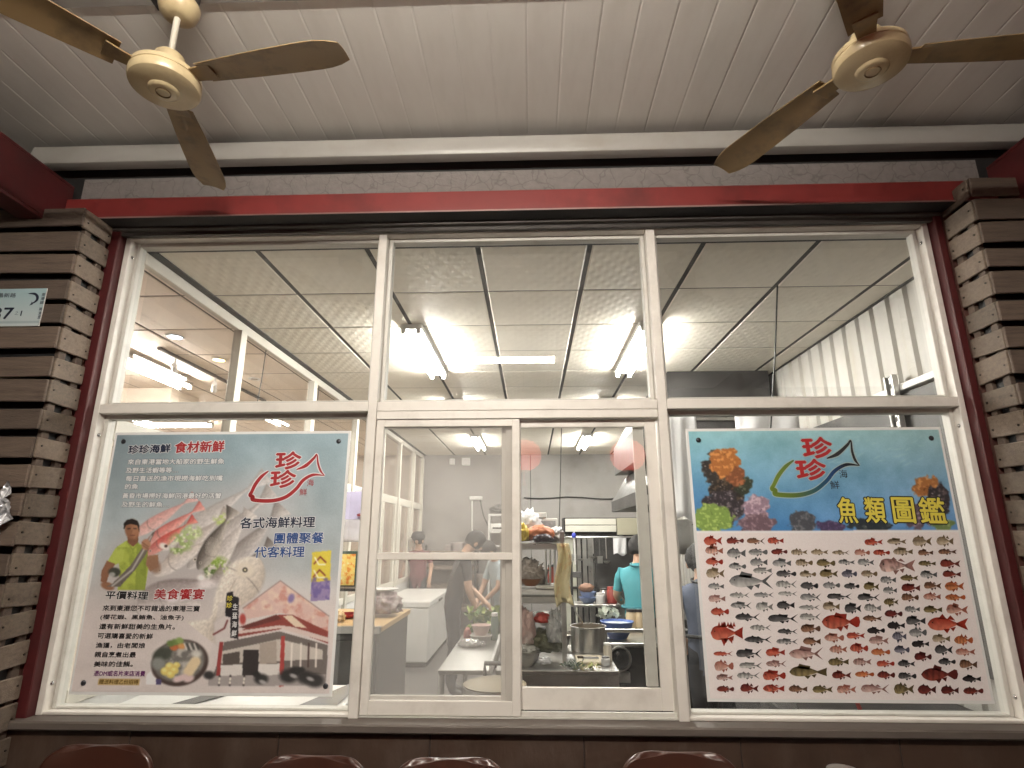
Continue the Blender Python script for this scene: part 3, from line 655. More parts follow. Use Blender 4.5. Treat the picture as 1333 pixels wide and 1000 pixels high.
# ================================================================== kitchen shell
kc = thing('kitchen_ceiling', None, None, (0, 4, KC)); kc['kind'] = 'structure'
T = .605; gx0, gy0 = -1.4883, .1166
xs = [-2.086, gx0]+[gx0+k*T for k in range(1, 7)]+[2.3265]
ys = [gy0+k*T for k in range(0, 14)]+[8.35]
cache = {}
def tile(parent, x0, x1, y0, y1, z, m, g1, g2):
    key = (round(x1-x0, 3), round(y1-y0, 3), m.name)
    w, d = (x1-x0)/2, (y1-y0)/2
    if key not in cache:
        b_ = MB(); bx, by = w-g1, d-g2
        b_.add([(-bx, -by, .004), (bx, -by, .004), (bx, by, .004), (-bx, by, .004), (-bx+.008, -by+.008, 0), (bx-.008, -by+.008, 0), (bx-.008, by-.008, 0), (-bx+.008, by-.008, 0)], [(4, 5, 6, 7), (0, 1, 5, 4), (1, 2, 6, 5), (2, 3, 7, 6), (3, 0, 4, 7)])
        o = b_.build('ceiling_tile', m, parent, local=True); cache[key] = o.data
        o.location = Vector(((x0+x1)/2, (y0+y1)/2, z))-origin_of(parent)
    else: o = shared('ceiling_tile', cache[key], parent, ((x0+x1)/2, (y0+y1)/2, z))
    sg = random.uniform(-.004, .004); o.rotation_euler = (sg*.5, random.uniform(-.003, .003), 0)
for i in range(len(xs)-1):
    for j in range(len(ys)-1):
        tile(kc, xs[i], xs[i+1], ys[j], ys[j+1], KC, M_tile, .0135, .005)
for i, x in enumerate(xs[1:-1]): MB().box(x-.014, x+.014, .1, 8.35, KC+.004, KC+.0122, 0).build('main_tee', M_tee, kc)
for j, y in enumerate(ys[1:-1]): MB().box(-2.086, 2.3265, y-.006, y+.006, KC+.0045, KC+.0125, 0).build('cross_tee', M_tee, kc)
MB().box(-2.2, 2.4, .1, 8.45, KC+.013, KC+.06, 0).build('upper_deck', M_dark, kc)
MB().box(-2.086, 2.3265, .101, .128, KC-.006, KC+.002, 0).build('edge_trim', M_tee, kc)
MB().box(-2.086, -2.035, .128, 8.35, KC-.008, KC-.001, 0).build('edge_trim', M_tee, kc)
MB().box(2.312, 2.3265, .128, 8.35, KC-.008, KC-.001, 0).build('edge_trim', M_tee, kc)
# right wall of ribbed sheet metal
M_sheet = mat('cream ribbed sheet', (0.44, 0.425, 0.395), 0.5, var=0.08, scale=2.5, dirt=(0.34, 0.29, 0.2), dirt_amt=0.55, dscale=2.2, stretch=(1, 3, .5))
rw = thing('ribbed_wall', 'cream ribbed metal wall along the right of the kitchen', 'wall', (2.36, 4.2, 0))
prof = []; y = .02; k = 0
pr = .18
while y < 8.4:
    prof += [(2.33, y), (2.33, y+pr-.062), (2.352, y+pr-.048), (2.352, y+pr-.014)]; y += pr
b_ = MB(); n = len(prof)
b_.add([(x, yy, 0.0) for x, yy in prof]+[(x, yy, 3.2) for x, yy in prof], [(i, i+1, n+i+1, n+i) for i in range(n-1)])
b_.build('ribbed_sheet', M_sheet, rw)
b_ = MB().box(2.37, 2.42, -.0, 8.45, 0, 3.25, 0).build('backing', M_dark, rw)
wr = thing('wall_rail', 'pale metal angle rail with punched bracket on the ribbed wall', 'rail', (2.3, .9, 2.45))
MB().box(2.27, 2.328, .15, 1.25, 2.455, 2.495, .003).build('rail', M_white, wr)
MB().box(2.29, 2.3285, .14, 2.55, .9, 2.44, .003).build('splash_panel', mat('dull steel splash panel', (.075, .073, .071), .55, metal=.0, var=.3, scale=3, dirt=(.2, .19, .18), dirt_amt=.4, dscale=3), wr)
for yb in (.88,):
    MB().box(2.235, 2.269, yb-.045, yb-.03, 1.9, 2.56, .001).build('bracket', M_steel, wr)
    MB().box(2.235, 2.269, yb+.03, yb+.045, 1.9, 2.56, .001).build('bracket', M_steel, wr)
    MB().box(2.255, 2.268, yb-.029, yb+.029, 1.9, 2.56, .001).build('bracket', M_steeld, wr)
    for z in np.arange(1.95, 2.55, .07): MB().box(2.251, 2.256, yb-.015, yb+.015, z, z+.04, 0).build('punched_slot', M_chrome, wr)
# back wall
M_grey = mat('grey kitchen wall', (0.31, 0.295, 0.285), 0.6, var=0.12, scale=2.5, bump=.08, bscale=10, dirt=(0.2, 0.18, 0.17), dirt_amt=0.5, dscale=1.8)
kb = thing('kitchen_back_wall', 'plain grey wall at the back of the kitchen', 'wall', (0, 8.4, 0))
MB().box(-2.1, -.02, 8.35, 8.45, 0, 3.2, 0).build('wall_sheet', M_grey, kb); MB().box(-.01, 2.36, 8.35, 8.45, 0, 3.2, 0).build('wall_sheet', M_grey, kb)
MB().box(-.019, -.011, 8.36, 8.45, 0, 3.2, 0).build('joint', M_dark, kb)
cb = MB(); cb.tube([aty(682+k*11, 648+1.2*math.sin(k*.8)+(.6 if k > 5 else 0), 8.33) for k in range(0, 13)], .012, 6); cb.build('sagging_cable', M_wire, label='sagging black cable along the grey back wall', cat='cable')
MB().tube([aty(731, 556, 3.4), aty(728, 690, 3.4)], .005, 6).build('hanging_cable', M_wire, label='thin black cable hanging down in front of the grey back wall', cat='cable')
for (a, b2, lab, r_) in (((1012, 372), (1003, 560), 'black cable hanging beside the ribbed wall', .005), ((348, 445), (331, 545), 'thin cable hanging at the partition, nearer the window', .004), ((416, 494), (410, 545), 'thin cable hanging at the partition, farther back', .004)):
    p = atz(a[0], a[1], KC); q = aty(b2[0], b2[1], p.y)
    MB().tube([p, p.lerp(q, .5)+Vector((.006, 0, 0)), q], r_, 6).build('hanging_cable', M_wire, label=lab, cat='cable')
# boxes on the back wall
for (x0, y0, x1, y1, m, nm, lab) in ((601, 596, 612, 606, M_white, 'junction_box', 'square white junction box high on the back wall'), (585, 597, 592, 605, M_white, 'wall_lamp', 'small white fitting high on the back wall'), (611, 646, 628, 651, M_white, 'socket_strip', 'white socket strip with a plug on the back wall')):
    a = aty(x0, y1, 8.3); c = aty(x1, y0, 8.3); MB().box(a.x, c.x, 8.28, 8.348, a.z, c.z, .01).build(nm, m, label=lab, cat=nm.replace('_', ' '))
a, c = aty(614.5, 652, 8.33), aty(614.5, 695, 8.33); MB().tube([a, c], .017, 6).build('conduit', M_white, label='white conduit running down from the socket strip', cat='conduit')
MB().tube([aty(625, 650, 8.3), aty(629, 670, 8.3), aty(635, 684, 8.3)], .01, 6).build('power_cord', M_wire, label='black power cord from the socket strip to the shelf', cat='cord')

# ================================================================== partition to the dining room
pt = thing('glass_partition', 'white framed glass partition between kitchen and dining room', 'partition', (-2.1, 4.2, 0))
M_part = mat('partition frame', (0.62, 0.59, 0.52), 0.45, var=.05, dirt=(0.4, .34, .27), dirt_amt=.3)
MB().box(-2.13, -2.088, .12, 8.34, 3.03, 3.098, .003).build('head_rail', M_part, pt)
MB().box(-2.13, -2.086, .12, 8.34, 2.06, 2.17, .003).build('transom', M_part, pt)
MB().box(-2.13, -2.086, .12, 8.34, .86, .93, .003).build('sill_rail', M_part, pt)
posts = (.14, 1.19, 2.60, 4.0, 5.3, 6.35, 7.45, 8.28)
for y in posts: MB().box(-2.128, -2.065 if y > .5 else -2.098, y-.04 if y > .5 else y-.02, y+.04 if y > .5 else y, .0, 3.029, .003).build('post', M_part, pt)
GP = glass('partition glass', tint=(.95, .95, .94), smudge=.03, haze=.01)
for y0, y1 in zip(posts[:-1], posts[1:]):
    MB().quad((-2.109, y0+.045, 2.17), (-2.109, y1-.045, 2.17), (-2.109, y1-.045, 3.03), (-2.109, y0+.045, 3.03)).build('pane', GP, pt)
    if y0 > 1.0: MB().quad((-2.109, y0+.045, .93), (-2.109, y1-.045, .93), (-2.109, y1-.045, 2.06), (-2.109, y0+.045, 2.06)).build('pane', GP, pt)
    MB().box(-2.125, -2.1, y0+.045, y1-.045, .02, .86, 0).build('lower_panel', M_white, pt)
MB().box(-2.125, -2.1, posts[0]+.045, posts[1]-.045, .93, 2.06, 0).build('white_panel', mat('white gloss panel', (.74, .74, .72), .25, var=.03), pt)
for y0 in (5.4, 6.45): 
    for q in ((y0, y0+.09), (y0+.72, y0+.81)): MB().box(-2.104, -2.07, q[0], q[1], .94, 2.05, .003).build('sash_stile', M_part, pt)
# dining room shell
dc = thing('dining_ceiling', None, None, (-4.6, 4, KC)); dc['kind'] = 'structure'
dx = [-7.3, -6.6]+[-6.6+.62*k for k in range(1, 8)]+[-2.14]; dy = [.1+.61*k for k in range(0, 14)]+[8.4]
for i in range(len(dx)-1):
    for j in range(len(dy)-1): tile(dc, dx[i], dx[i+1], dy[j], dy[j+1], KC-.002, M_tile2, .008, .007)
MB().box(-7.4, -2.14, .1, 8.45, KC+.006, KC+.03, 0).build('grid_backing', M_tee2, dc)
MB().box(-7.5, -7.4, .0, 8.5, 0, 3.2, 0).build('dining_wall', mat('pink plaster wall', (.55, .45, .40), .7, var=.06), label='pale pink wall on the far side of the dining room', cat='wall')
MB().box(-7.4, -2.14, 8.36, 8.46, 0, 3.2, 0).build('dining_back_wall', mat('beige plaster wall', (.52, .44, .37), .7, var=.06), label='beige wall at the back of the dining room', cat='wall')
cb_ = MB().box(-4.6, -3.75, 3.0, 3.5, 2.88, KC-.006, .003).build('ceiling_box', M_tile2, label='boxed ceiling drop in the dining room behind the tube lamp', cat='ceiling box')
# exhaust duct
du = thing('exhaust_duct', 'dark greasy steel exhaust duct hanging from the kitchen ceiling', 'duct', (1.7, 3.4, 2.3))
b_ = MB(); b_.prism([(1.30, 3.098), (2.24, 3.098), (2.24, 2.30), (1.02, 2.30), (1.02, 2.62)], 2.60, 4.4); b_.build('duct_box', M_steeld, du)
for y_ in (2.592,):
    MB().box(1.10, 2.22, y_-.012, y_+.006, 2.62, 2.65, .002).build('seam', M_steel, du)
hd = thing('cooker_hood', 'wide dark steel cooker hood below the exhaust duct', 'hood', (1.75, 3, 1.9))
b_ = MB(); b_.prism([(1.15, 2.28), (2.3, 2.28), (2.3, 1.86), (.95, 1.86), (.95, 1.98)], 2.2, 4.3); b_.build('hood_shell', M_steeld, hd)
MB().box(.945, 2.29, 2.17, 2.2, 1.84, 1.92, .004).build('hood_edge', M_steel, hd)
# ================================================================== posters on the window
M_print = vcol('gloss print', 0.38, coat=0.35)
PYL = 0.0
def poster(label, x0, x1, z0, z1, Yf):
    t = thing('poster', label, 'poster', ((x0+x1)/2, Yf, z0))
    MB().box(x0-.012, x1+.012, Yf+.0015, Yf+.007, z0-.013, z1+.013, .001).build('acrylic_board', mat('acrylic board with edge glow', (.80, .80, .79), .2, var=.02), t)  # white border paints the glow of the edge-lit acrylic
    return t
def studs(t, pts, Y):
    for (x, y) in pts:
        p = aty(x, y, Y); b_ = MB(); b_.lathe([(.0005, 0), (.011, 0), (.0115, -.003), (.008, -.006), (.0005, -.007)], p, 16, axis='y'); b_.build('stud', mat('dark stud', (.07, .07, .08), .3, metal=.7), t, smooth=True)
def fn_(cv, sc, seed, o=4): return fnoise(cv.X/sc, cv.P/sc, seed, o)
Yp = .040
# ------------------------------------------------------------------ left poster: seafood advertisement
pL = poster('large seafood advertising poster with a man in green, left of the sashes', -2.0105, -.8755, .944, 2.072, Yp)
cv = Canvas(-2.0105, -.8755, .944, 2.072, Yp, 400, 400)
gv = np.clip((cv.P-562)/345, 0, 1); n1 = fn_(cv, 60, 1); n2 = fn_(cv, 14, 5)
base = np.stack([128+gv*62, 150+gv*30, 160+gv*15], -1)+((n1-.45)*70)[..., None]
left = np.clip((300-cv.X)/170, 0, 1)*np.clip((690-cv.P)/90, 0, 1)
base = base*(1-.28*left[..., None])
low = np.clip((cv.P-740)/60, 0, 1)
base = base*(1-low[..., None])+np.stack([186+n2*14, 176+n2*14, 173+n2*14], -1)*low[..., None]
cv.C = np.clip(base/255.0, 0, 1)
# fish laid in a diagonal fan, heads down left
cv.ell(262, 720, 120, 60, (168, 158, 156), -32, .5, .75)
for q in ((278, 668, 170, 26, -35, (150, 142, 138), (206, 200, 198), .75), (300, 690, 150, 30, -42, (132, 124, 120), (204, 198, 196), .85), (322, 712, 140, 32, -48, (108, 100, 96), (196, 190, 188), .85),
          (214, 672, 96, 17, -33, (186, 120, 112), (220, 176, 170), .8), (226, 684, 92, 17, -35, (176, 84, 76), (220, 164, 156), .9), (222, 699, 80, 16, -37, (168, 50, 44), (214, 140, 130), .9), (256, 702, 110, 24, -40, (140, 128, 122), (206, 198, 194), .85),
          (244, 722, 104, 22, -32, (170, 158, 150), (214, 208, 204), .8), (296, 712, 110, 26, -56, (150, 142, 138), (210, 204, 200), .9)):
    cv.pfish(*q)
for (cx, cy, r_, c) in ((236, 706, 17, (128, 150, 84)), (250, 694, 15, (150, 168, 110)), (284, 736, 15, (108, 138, 40)), (274, 744, 11, (60, 82, 32)), (291, 744, 10, (150, 176, 70)), (288, 676, 11, (160, 178, 96)), (230, 716, 9, (104, 128, 60))):
    cv.blend(np.clip((1.15-np.hypot(cv.X-cx, (cv.P-cy)*1.25)/r_)*2, 0, 1)*np.clip((fn_(cv, 4, 3)-.36)*6, 0, 1)*.9, c)
    cv.blend(np.clip((1.0-np.hypot(cv.X-cx, (cv.P-cy)*1.25)/r_)*2, 0, 1)*np.clip((fn_(cv, 3, 13)-.52)*8, 0, 1)*.7, (214, 222, 180))
# dark spotted fish
cv.pfish(281, 702, 92, 24, -60, (52, 46, 42), (176, 168, 160), .97)
cv.blend((np.hypot((cv.X-277)*.9, (cv.P-714)*.6) < 9)*(np.sin(cv.X*2.4+cv.P)*np.sin(cv.P*2.1-cv.X) > .15)*.5, (206, 198, 188))
cv.pfish(322, 736, 90, 20, -44, (70, 62, 58), (150, 142, 136), .85)
# violet grey fish and the pale flat fish at the lower middle
cv.pfish(236, 768, 118, 40, -16, (116, 104, 102), (198, 190, 190), .9); cv.pfish(206, 790, 110, 20, -8, (168, 158, 156), (206, 200, 198), .6)
cv.pfish(300, 776, 124, 56, 128, (176, 164, 152), (216, 208, 198), .95, False); cv.ell(319, 742, 12, 10, (200, 190, 176), 0, .25, .95); cv.ell(319, 742, 3.4, 3.2, (40, 36, 30)); cv.ell(319, 742, 1.5, 1.4, (200, 190, 160))
cv.line([(306, 756), (300, 768), (292, 790)], 1.3, (150, 134, 120), .7); cv.ell(213, 711, 6, 4, (222, 214, 208), 20, .3, .9); cv.ell(216, 711, 2.2, 2, (60, 40, 34))
cv.ell(224, 777, 9, 7, (216, 210, 212), 0, .3, .8); cv.ell(268, 760, 11, 6, (214, 206, 206), 0, .4, .8); cv.ell(262, 752, 5, 4, (226, 220, 218), 0, .4, .8)
# the man holding a fish
cv.ell(172, 740, 34, 44, (150, 140, 136), 0, .5, .5)
cv.poly([(152, 712), (166, 703), (180, 707), (192, 714), (193, 740), (189, 768), (153, 768), (156, 742)], (146, 158, 62))
cv.poly([(150, 714), (164, 704), (160, 730), (146, 738), (140, 731)], (156, 168, 72))
cv.blend(cv.pmask([(152, 712), (192, 714), (189, 768), (153, 768)])*np.clip((fn_(cv, 9, 8)-.42)*4, 0, 1)*.6, (104, 118, 40))
cv.blend(cv.pmask([(178, 708), (193, 714), (189, 768), (176, 768)])*.35, (70, 84, 24)); cv.line([(166, 706), (173, 716), (180, 707)], 1.6, (110, 124, 44), .9)
cv.poly([(139, 730), (150, 734), (142, 748), (138, 760), (131, 757), (132, 744)], (118, 78, 56)); cv.ell(140, 763, 9, 5, (126, 84, 60), 18, .2)
cv.poly([(166, 694), (180, 694), (180, 706), (173, 712), (166, 706)], (104, 66, 48))
cv.ell(172, 689, 9.5, 13, (128, 86, 62), 0, .12); cv.ell(176, 692, 5, 9, (150, 104, 76), 0, .3, .7)
cv.poly([(161, 690), (161, 681), (165, 677), (172, 675.5), (179, 678), (181.5, 684), (181, 692), (178.5, 684), (170, 682), (164, 684)], (28, 22, 20))
cv.line([(166, 688.5), (169.5, 688)], 1.2, (40, 26, 22)); cv.line([(174, 688), (177.5, 688.3)], 1.2, (40, 26, 22)); cv.line([(170, 697), (175, 697)], 1.1, (90, 44, 38)); cv.line([(172, 690), (171, 693.5)], .9, (96, 60, 44), .7)
cv.poly([(192, 724), (206, 722), (206, 738), (196, 744), (190, 736)], (132, 94, 68)); cv.ell(200, 735, 8, 12, (120, 86, 66), -30, .25, .8)
cv.poly([(138, 764), (146, 760), (170, 736), (186, 712), (198, 694), (203, 690), (197, 702), (190, 722), (176, 742), (156, 764)], (92, 84, 78))
cv.line([(146, 763), (172, 742), (186, 718), (197, 698)], 2.2, (160, 156, 152), .85)
cv.ell(190, 709, 6, 7, (150, 106, 80), 0, .15); cv.line([(185, 706), (193, 712)], 1, (96, 62, 46)); cv.line([(186, 710), (193, 715)], 1, (96, 62, 46)); cv.ell(149, 745, 8, 6, (46, 48, 40), 0, .2); cv.ell(146, 748, 4, 3, (200, 198, 194), 0, .3, .6)
# dish of food
cv.ell(234, 863, 37.5, 30, (52, 38, 34), -14, .04); cv.ell(233, 861, 34, 26.5, (96, 92, 88), -14, .06)
cv.blend(np.clip((1-np.hypot((cv.X-233)/33, (cv.P-861)/26)), 0, .2)*5*np.clip((fn_(cv, 6, 21)-.4)*4, 0, 1)*.75, (190, 184, 178))
cv.ell(212, 852, 13, 9, (48, 52, 44), -20, .25, .9); cv.ell(206, 864, 9, 8, (120, 122, 118), 0, .3)
for (x, y, r_) in ((221, 868, 6), (227, 873, 5.5), (215, 874, 6), (222, 878, 5.5), (230, 866, 4.5)): cv.ell(x, y, r_, r_*.9, (202, 182, 96), 0, .2); cv.ell(x-1, y-1.5, r_*.5, r_*.4, (226, 212, 140), 0, .4, .7)
for (x, y) in ((250, 868), (246, 874), (254, 862)): cv.ell(x, y, 7, 8, (204, 184, 148), 30, .2)
for (x, y) in ((238, 882), (246, 884), (232, 884)): cv.ell(x, y, 7, 4, (196, 172, 172), -20, .3)
for (x, y, c) in ((231, 840, (150, 62, 40)), (226, 843, (170, 90, 50)), (236, 841, (186, 130, 76)), (228, 836, (96, 116, 60)), (234, 834, (120, 140, 74)), (222, 838, (84, 104, 52))): cv.ell(x, y, 5, 4, c, 20, .3)
for k in range(6): cv.line([(240+k*3.2, 838), (243+k*3.2, 846)], 1.6, (38, 36, 34) if k % 2 else (206, 202, 196), .9)
cv.ell(256, 851, 6, 5, (200, 196, 190), 0, .4, .8)
cv.poly([(190, 880), (196, 873), (199, 880), (203, 883), (203, 891), (190, 891)], (214, 208, 210)); cv.poly([(203, 884), (210, 884), (210, 891), (203, 891)], (66, 58, 96))
# restaurant photograph
cv.poly([(268, 895), (284, 785), (300, 780), (312, 790), (363, 757), (430, 800), (428, 895)], (186, 178, 176), .55)
cv.poly([(316, 792), (365, 756), (428, 802), (427, 822), (376, 800), (366, 798), (322, 806)], (192, 162, 154))
cv.blend(cv.pmask([(316, 792), (365, 756), (428, 802), (427, 822), (366, 798)])*np.clip((fn_(cv, 8, 31)-.45)*5, 0, 1)*.7, (206, 186, 168))
cv.blend(cv.pmask([(316, 792), (365, 756), (428, 802), (427, 822), (366, 798)])*np.clip((fn_(cv, 10, 37)-.52)*6, 0, 1)*.45, (166, 84, 70))
cv.line([(316, 792), (365, 756), (428, 802)], 1, (120, 96, 92)); cv.ell(379, 779, 4, 6, (96, 84, 140), 20, .3, .8)
cv.poly([(306, 824), (364, 800), (380, 800), (427, 822), (427, 838), (372, 818), (306, 830)], (120, 52, 46))
cv.poly([(310, 817), (360, 800), (366, 806), (322, 818)], (84, 40, 36)); cv.poly([(368, 802), (380, 801), (400, 818), (384, 816)], (200, 182, 160))
cv.poly([(380, 816), (427, 830), (427, 836), (364, 818), (306, 826), (306, 822), (364, 814)], (190, 172, 166))
cv.poly([(292, 836), (364, 822), (427, 840), (424, 893), (272, 893), (286, 856)], (92, 84, 80))
cv.poly([(288, 848), (364, 832), (420, 846), (420, 858), (288, 864)], (176, 168, 160)); cv.poly([(290, 852), (312, 848), (312, 864), (290, 866)], (70, 62, 58))
cv.poly([(338, 838), (360, 834), (360, 864), (338, 864)], (150, 138, 128)); cv.poly([(286, 866), (364, 864), (364, 880), (284, 880)], (196, 190, 186))
cv.poly([(317, 846), (337, 846), (336, 880), (315, 880)], (40, 34, 34)); cv.poly([(366, 828), (371, 828), (369, 894), (363, 894)], (150, 54, 50)); cv.poly([(286, 836), (291, 836), (286, 880), (281, 880)], (130, 44, 42))
for x in (380, 392, 402, 412): cv.line([(x, 838), (x-1, 868)], 2.2, (60, 40, 38) if x % 4 else (206, 198, 190))
cv.poly([(272, 880), (424, 878), (424, 893), (271, 893)], (142, 134, 132))
for (x, y, r_) in ((340, 884, 9), (334, 878, 5), (376, 880, 12), (384, 874, 8), (398, 882, 11), (410, 886, 12), (392, 872, 5), (272, 879, 7)): cv.ell(x, y, r_, r_*.75, (30, 28, 28), 0, .3, .95)
for (x, y) in ((404, 884), (382, 880), (342, 888)): cv.ell(x, y, 5, 2.5, (170, 166, 166), 20, .4, .8)
for x in (286, 300, 318): cv.line([(x, 880), (x-1, 892)], 2.6, (40, 34, 34)); cv.line([(x-.2, 883), (x-.4, 885)], 2.8, (206, 200, 190)); cv.line([(x-.7, 888), (x-.8, 889.5)], 2.8, (206, 200, 190))
cv.poly([(295, 772), (303, 770), (304, 776), (311, 778), (310, 832), (300, 830), (300, 804), (293, 802)], (24, 20, 24))
cv.ell(316, 806, 4, 7, (150, 44, 38), 0, .3, .9); cv.line([(278, 826), (292, 818), (296, 808)], 2.2, (96, 36, 36))
# small yellow and violet banner
cv.poly([(406.5, 719), (431, 716.5), (429, 781), (404, 783)], (196, 178, 60)); cv.poly([(405.2, 758), (430, 756), (429, 781), (404, 783)], (128, 112, 150))
cv.blend(cv.pmask([(405.2, 752), (430, 750), (429, 781), (404, 783)])*np.clip((fn_(cv, 5, 44)-.4)*5, 0, 1)*.8, (84, 72, 128))
for (x, y) in ((417, 730), (416, 747)): cv.line([(x-8, y+4), (x, y-5), (x+7, y+2)], 2, (110, 40, 32)); cv.line([(x-7, y-4), (x-2, y+5), (x+6, y+5)], 1.8, (236, 226, 210), .9)
# yellow highlight under the last line
cv.poly([(129, 883), (182, 884), (181, 892.5), (127, 891.5)], (176, 148, 92))
# lamp glint is left to the renderer; faint sheet colour drift
cv.C = np.clip(cv.C*(0.96+.08*fn_(cv, 90, 61)[..., None]), 0, 1)
cv.build('printed_picture', M_print, pL, 1.36, .09)
Yt = Yp-.0012
IK = mat('print navy', (0.012, 0.02, 0.05), .5, var=.02); IB = mat('print blue', (0.02, 0.07, 0.24), .5, var=.02); IR = mat('print red', (0.36, 0.025, 0.03), .5, var=.02)
IW = mat('print white', (0.72, 0.72, 0.72), .5, var=.02); IBk = mat('print black', (0.02, 0.018, 0.02), .5, var=.02); IP = mat('print purple', (0.14, 0.02, 0.14), .5, var=.02); IY = mat('print yellow', (0.72, 0.62, 0.09), .5, var=.02)
IG = mat('print grey outline', (0.10, 0.13, 0.15), .5, var=.02)  # printed dark outline behind the white letters
lettering('headline', '珍珍海鮮', (167.5, 585.5), (222, 583.5), 10.5, IK, pL, Yt, .04, outline=IW, ow=.05)
lettering('headline', '食材新鮮', (228, 582.5), (292, 581), 14, IR, pL, Yt, .035, outline=IW, ow=.06)
for (s, a, b, h) in (('來自東港當地大船家的野生鮮魚', (166.5, 601.5), (292, 600.5), 7), ('及野生活蝦等等…', (164, 612.5), (232, 612), 7), ('每日直送的漁市現撈海鮮吃到嘴', (164, 623), (290, 622.5), 7), ('的魚', (163, 633.5), (180, 633.5), 7), ('黃昏市場撈好海鮮回港最好的活蟹', (159.5, 645.5), (288, 645.5), 7), ('及野生的鮮魚…', (158.5, 656.5), (220, 657), 7)):
    lettering('body_text', s, a, b, h, IW, pL, Yt, .03, outline=IG, ow=.06)
for (s, a, b, h) in (('各式海鮮料理', (313, 681), (410, 679.5), 14), ('團體聚餐', (357.5, 701), (421.5, 700), 14), ('代客料理', (331.5, 719), (396.5, 718), 14)):
    lettering('service_text', s, a, b, h, IK if s[0] == '各' else IB, pL, Yt, .022, outline=IW, ow=.05)
lettering('headline', '平價料理', (138, 774.5), (193, 775.5), 10, IBk, pL, Yt, .03, outline=IW, ow=.04)
lettering('headline', '美食饗宴', (201, 773.5), (266, 773.5), 13.5, IR, pL, Yt, .025, outline=IW, ow=.06)
for (s, a, b, h) in (('來到東港您不可錯過的東港三寶', (134, 791.5), (260, 792.5), 7.2), ('(櫻花蝦、黑鮪魚、油魚子)', (131, 803.5), (239, 804.5), 7), ('還有新鮮甜美的生魚片。', (129.5, 815.5), (228, 816), 7), ('可選購喜愛的新鮮', (127.5, 827.5), (199, 828.5), 7), ('漁獲，由老闆娘', (125, 840), (189, 840.5), 7), ('親自烹煮出最', (123.5, 852), (177, 852.5), 7), ('美味的佳餚。', (122.5, 864.5), (173, 864.5), 7)):
    lettering('body_text', s, a, b, h, IBk, pL, Yt, .02)
lettering('offer_text', '憑DM或名片來店消費', (122.5, 876.5), (189, 877), 6.8, IP, pL, Yt, .02)
lettering('offer_text', '贈送料理乙份招待', (129.5, 887.3), (180, 888), 6.2, mat('print olive', (.16, .1, .02), .5), pL, Yt, .012)
for i, ch in enumerate('珍珍'): lettering('shop_sign', ch, (295.6-i*.8, 779+i*9), (303-i*.8, 779+i*9), 7, IY, pL, Yt, .02)
for i, ch in enumerate('生猛海鮮'): lettering('shop_sign', ch, (303.2-i*.5, 790+i*11.5), (309.4-i*.5, 790+i*11.5), 8, IW, pL, Yt, .02)
def logo(t, dx, dy, s, body, tail, red, small, outline, Y, bodycols=None):
    def q(pts): return [(dx+x*s, dy+y*s) for x, y in pts]
    b_pts = [(33, 45), (24, 52), (16, 62), (11, 72), (8.5, 77), (12.5, 79), (12.5, 83), (30, 84.5), (45, 83), (58, 78), (70, 68), (79, 57), (92, 50), (107, 51)]
    b_w = [1.5, 4.2, 4.6, 4.2, 4.5, 4.8, 5.0, 5.0, 4.8, 4.6, 4.4, 4.2, 3.6, .6]
    t_pts = [(70, 43), (82, 38), (93, 28), (97, 23), (98.5, 35), (102, 45), (107, 51)]
    t_w = [1.2, 4.5, 3.2, 1.2, 2.6, 2.8, .6]
    if outline is not None:
        ribbon(q(b_pts), [w*s+2.4 for w in b_w], Y+.0003).build('logo_outline', outline, t); ribbon(q(t_pts), [w*s+2.4 for w in t_w], Y+.0004).build('logo_outline', outline, t)
    rb = ribbon(q(b_pts), [w*s for w in b_w], Y).build('logo_fish', body, t); ribbon(q(t_pts), [w*s for w in t_w], Y-.0001).build('logo_tail', tail, t)
    for (x, y, w, h) in ((43, 31.5, 33, 22), (36, 56, 33, 22)):
        a = (dx+x*s, dy+y*s)
        lettering('logo_character', '珍', a, (dx+(x+w)*s, dy+(y-1)*s), h*s, red, t, Y-.0002, .04, outline=outline, ow=.04)
    lettering('logo_text', '海', (dx+84*s, dy+60.5*s), (dx+93*s, dy+60*s), 9*s, small, t, Y); lettering('logo_text', '鮮', (dx+74*s, dy+73*s), (dx+84*s, dy+72.5*s), 9*s, small, t, Y)
    return rb
logo(pL, 317, 569, .985, IR, IR, IR, IR, IW, Yt)
studs(pL, ((441, 574.5), (109, 889), (161, 575), (424, 893)), Yp-.001)
# ------------------------------------------------------------------ right poster: fish chart
pR = poster('fish identification chart poster with coral reef header, right of the sashes', .7405, 1.8895, .937, 2.070, Yp)
cv = Canvas(.7405, 1.8895, .937, 2.070, Yp, 400, 400)
cv.C[:] = np.array((206, 198, 197))/255.0
vy = np.clip((cv.P-560)/130, 0, 1); n1 = fn_(cv, 34, 71); n2 = fn_(cv, 9, 77); lx = np.clip((cv.X-900)/330, 0, 1)
hdr = np.stack([120-vy*58+lx*18, 168-vy*50+lx*4, 176-vy*4], -1)+((n1-.47)*46)[..., None]+((n2-.47)*14)[..., None]
edge_l = np.clip((960-cv.X)/60, 0, 1)*np.clip((cv.P-600)/60, 0, 1); hdr = hdr*(1-.25*edge_l[..., None])+np.array((30, 70, 130))*.25*edge_l[..., None]
HM = (cv.P < (690.5+(cv.X-1100)*-.003)).astype(float)
cv.blend(HM, np.clip(hdr/255, 0, 1))
